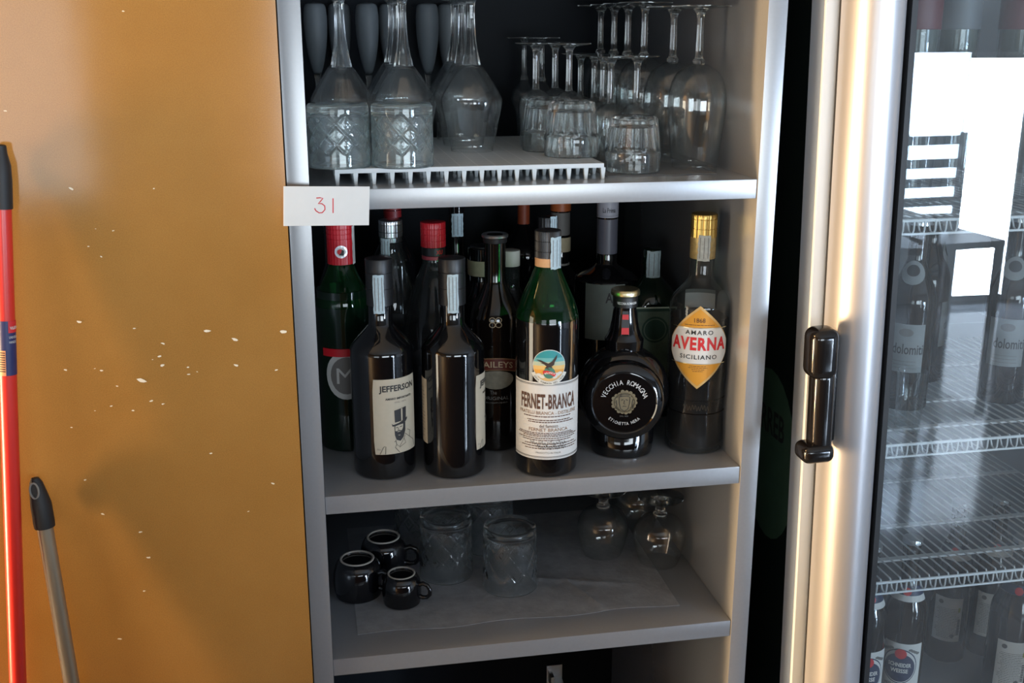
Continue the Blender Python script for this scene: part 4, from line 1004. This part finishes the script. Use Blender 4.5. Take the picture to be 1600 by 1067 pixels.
beer('wheat_beer_bottle', 'rightmost wheat beer bottle with a large printed back label', (1.0480, .195, FB), radians(-28), .0345, .285, 'back', GB)
GD = 'grey labelled beers on the third wire shelf'
zs = -.0132
beer('beer_bottle', 'grey labelled beer bottle left of the bright floor reflection, behind the tall glass', (.8340, .215, zs), radians(-38), .0325, .270, 'dolomiti', GD)
beer('beer_bottle', 'grey labelled beer bottle right of the bright floor reflection', (.9890, .215, zs), radians(-34), .0325, .270, 'dolomiti', GD)
beer('beer_bottle', 'grey labelled beer bottle deeper in, between the other two', (.9250, .330, zs), radians(60), .0325, .270, 'dolomiti', GD)
def straight_glass(label, loc, R, H):
    m = MB(); m.lathe([(0, .0), (R*.86-.001, 0), (R*.86, .001), (R, H), (R-.0012, H+.0003), (R*.86-.0014, .008), (0, .007)], M_bowl, 40); o = m.build('straight_glass', None, loc, ang=60); return tag(o, label, 'glass', 'plain glasses stored in the fridge')
straight_glass('tall plain glass in front of the left grey labelled beer', (.7850, .115, zs), .0195, .085)
straight_glass('plain glass at the left of the second wire shelf', (.7900, .16, .2828), .021, .12); straight_glass('plain glass in the middle of the second wire shelf', (.8700, .20, .2828), .021, .12); straight_glass('plain glass at the right of the second wire shelf', (.9500, .18, .2828), .021, .12)
def soda(label, loc, colr, capc):
    t = thing('soda_bottle', label, 'bottle', loc, radians(-30), 'small soda bottles on the top wire shelf'); R = .0280
    body(t, bprof(R, .11, .16, .0120, .185, .20, a=.6), M_clear); capm(.0140, .186, .201, capc).build('cap', t)
    m = MB(); m.lathe([(R+.0002, .045), (R+.0006, .0455), (R+.0006, .0945), (R+.0002, .095)], colr, 40); m.build('label', t)
    m = MB(); m.lathe([(0, .006), (R-.003, .006), (R-.002, .01), (R-.002, .108), (0, .109)], pm('pale_drink', (.10, .11, .10), .2), 32); m.build('liquid', t)
mr = pm('muted_red_label', (.10, .012, .018), .5); mg = pm('muted_grey_label', (.10, .11, .12), .5)
soda('soda bottle with a red label at the left of the top wire shelf', (.7700, .16, .4672), mr, M_redcap); soda('soda bottle with a grey label on the top wire shelf', (.8500, .20, .4672), mg, M_wire); soda('soda bottle with a red label and white cap on the top wire shelf', (.9300, .18, .4672), mr, M_wire)

# ================================================================== BAR ROOM BEHIND THE PHOTOGRAPHER (seen mirrored in the fridge door)
M_wood = pm('dark_bar_wood', (.035, .022, .016), .4)
bar = thing('bar_counter', 'long dark wooden bar counter behind the photographer', 'counter', (-.75, -1.72, FZ))
m = MB(); m.box(-1.8, 1.85, -.24, .24, 0, 1.04, M_wood, .004); m.build('body', bar); m = MB(); m.box(-1.85, 1.90, -.30, .30, 1.04, 1.08, M_wood, .004); m.build('worktop', bar)
ch = thing('dining_chair', 'dark slatted dining chair by the rear window', 'chair', (2.35, -4.0, FZ), 0, 'dark chairs by the rear window')
m = MB(); m.box(-.2, .2, -.2, .2, .44, .475, M_wood, .005); m.build('seat', ch)
for x in (-.18, .18):
    for y in (-.18, .18):
        m = MB(); m.box(x-.018, x+.018, y-.018, y+.018, 0, .44, M_wood, .002); m.build('leg', ch)
m = MB()
for x in (-.18, .18): m.box(x-.018, x+.018, -.195, -.165, .475, .98, M_wood, .002)
for z in (.60, .70, .80, .92): m.box(-.162, .162, -.19, -.17, z, z+.045, M_wood, .002)
m.build('backrest', ch)
dup(ch, (2.79, -3.98, FZ), .15, 'dark slatted dining chair beside the small table', None); dup(ch, (3.24, -4.05, FZ), -.1, 'dark slatted dining chair nearest the glass door', None)
tb_ = thing('cafe_table', 'small pale topped table among the chairs', 'table', (2.15, -3.25, FZ))
m = MB(); m.box(-.4, .4, -.35, .35, .72, .75, M_white, .004); m.build('tabletop', tb_)
for x in (-.34, .34):
    for y in (-.29, .29):
        m = MB(); m.box(x-.02, x+.02, y-.02, y+.02, 0, .72, M_wood, .002); m.build('leg', tb_)
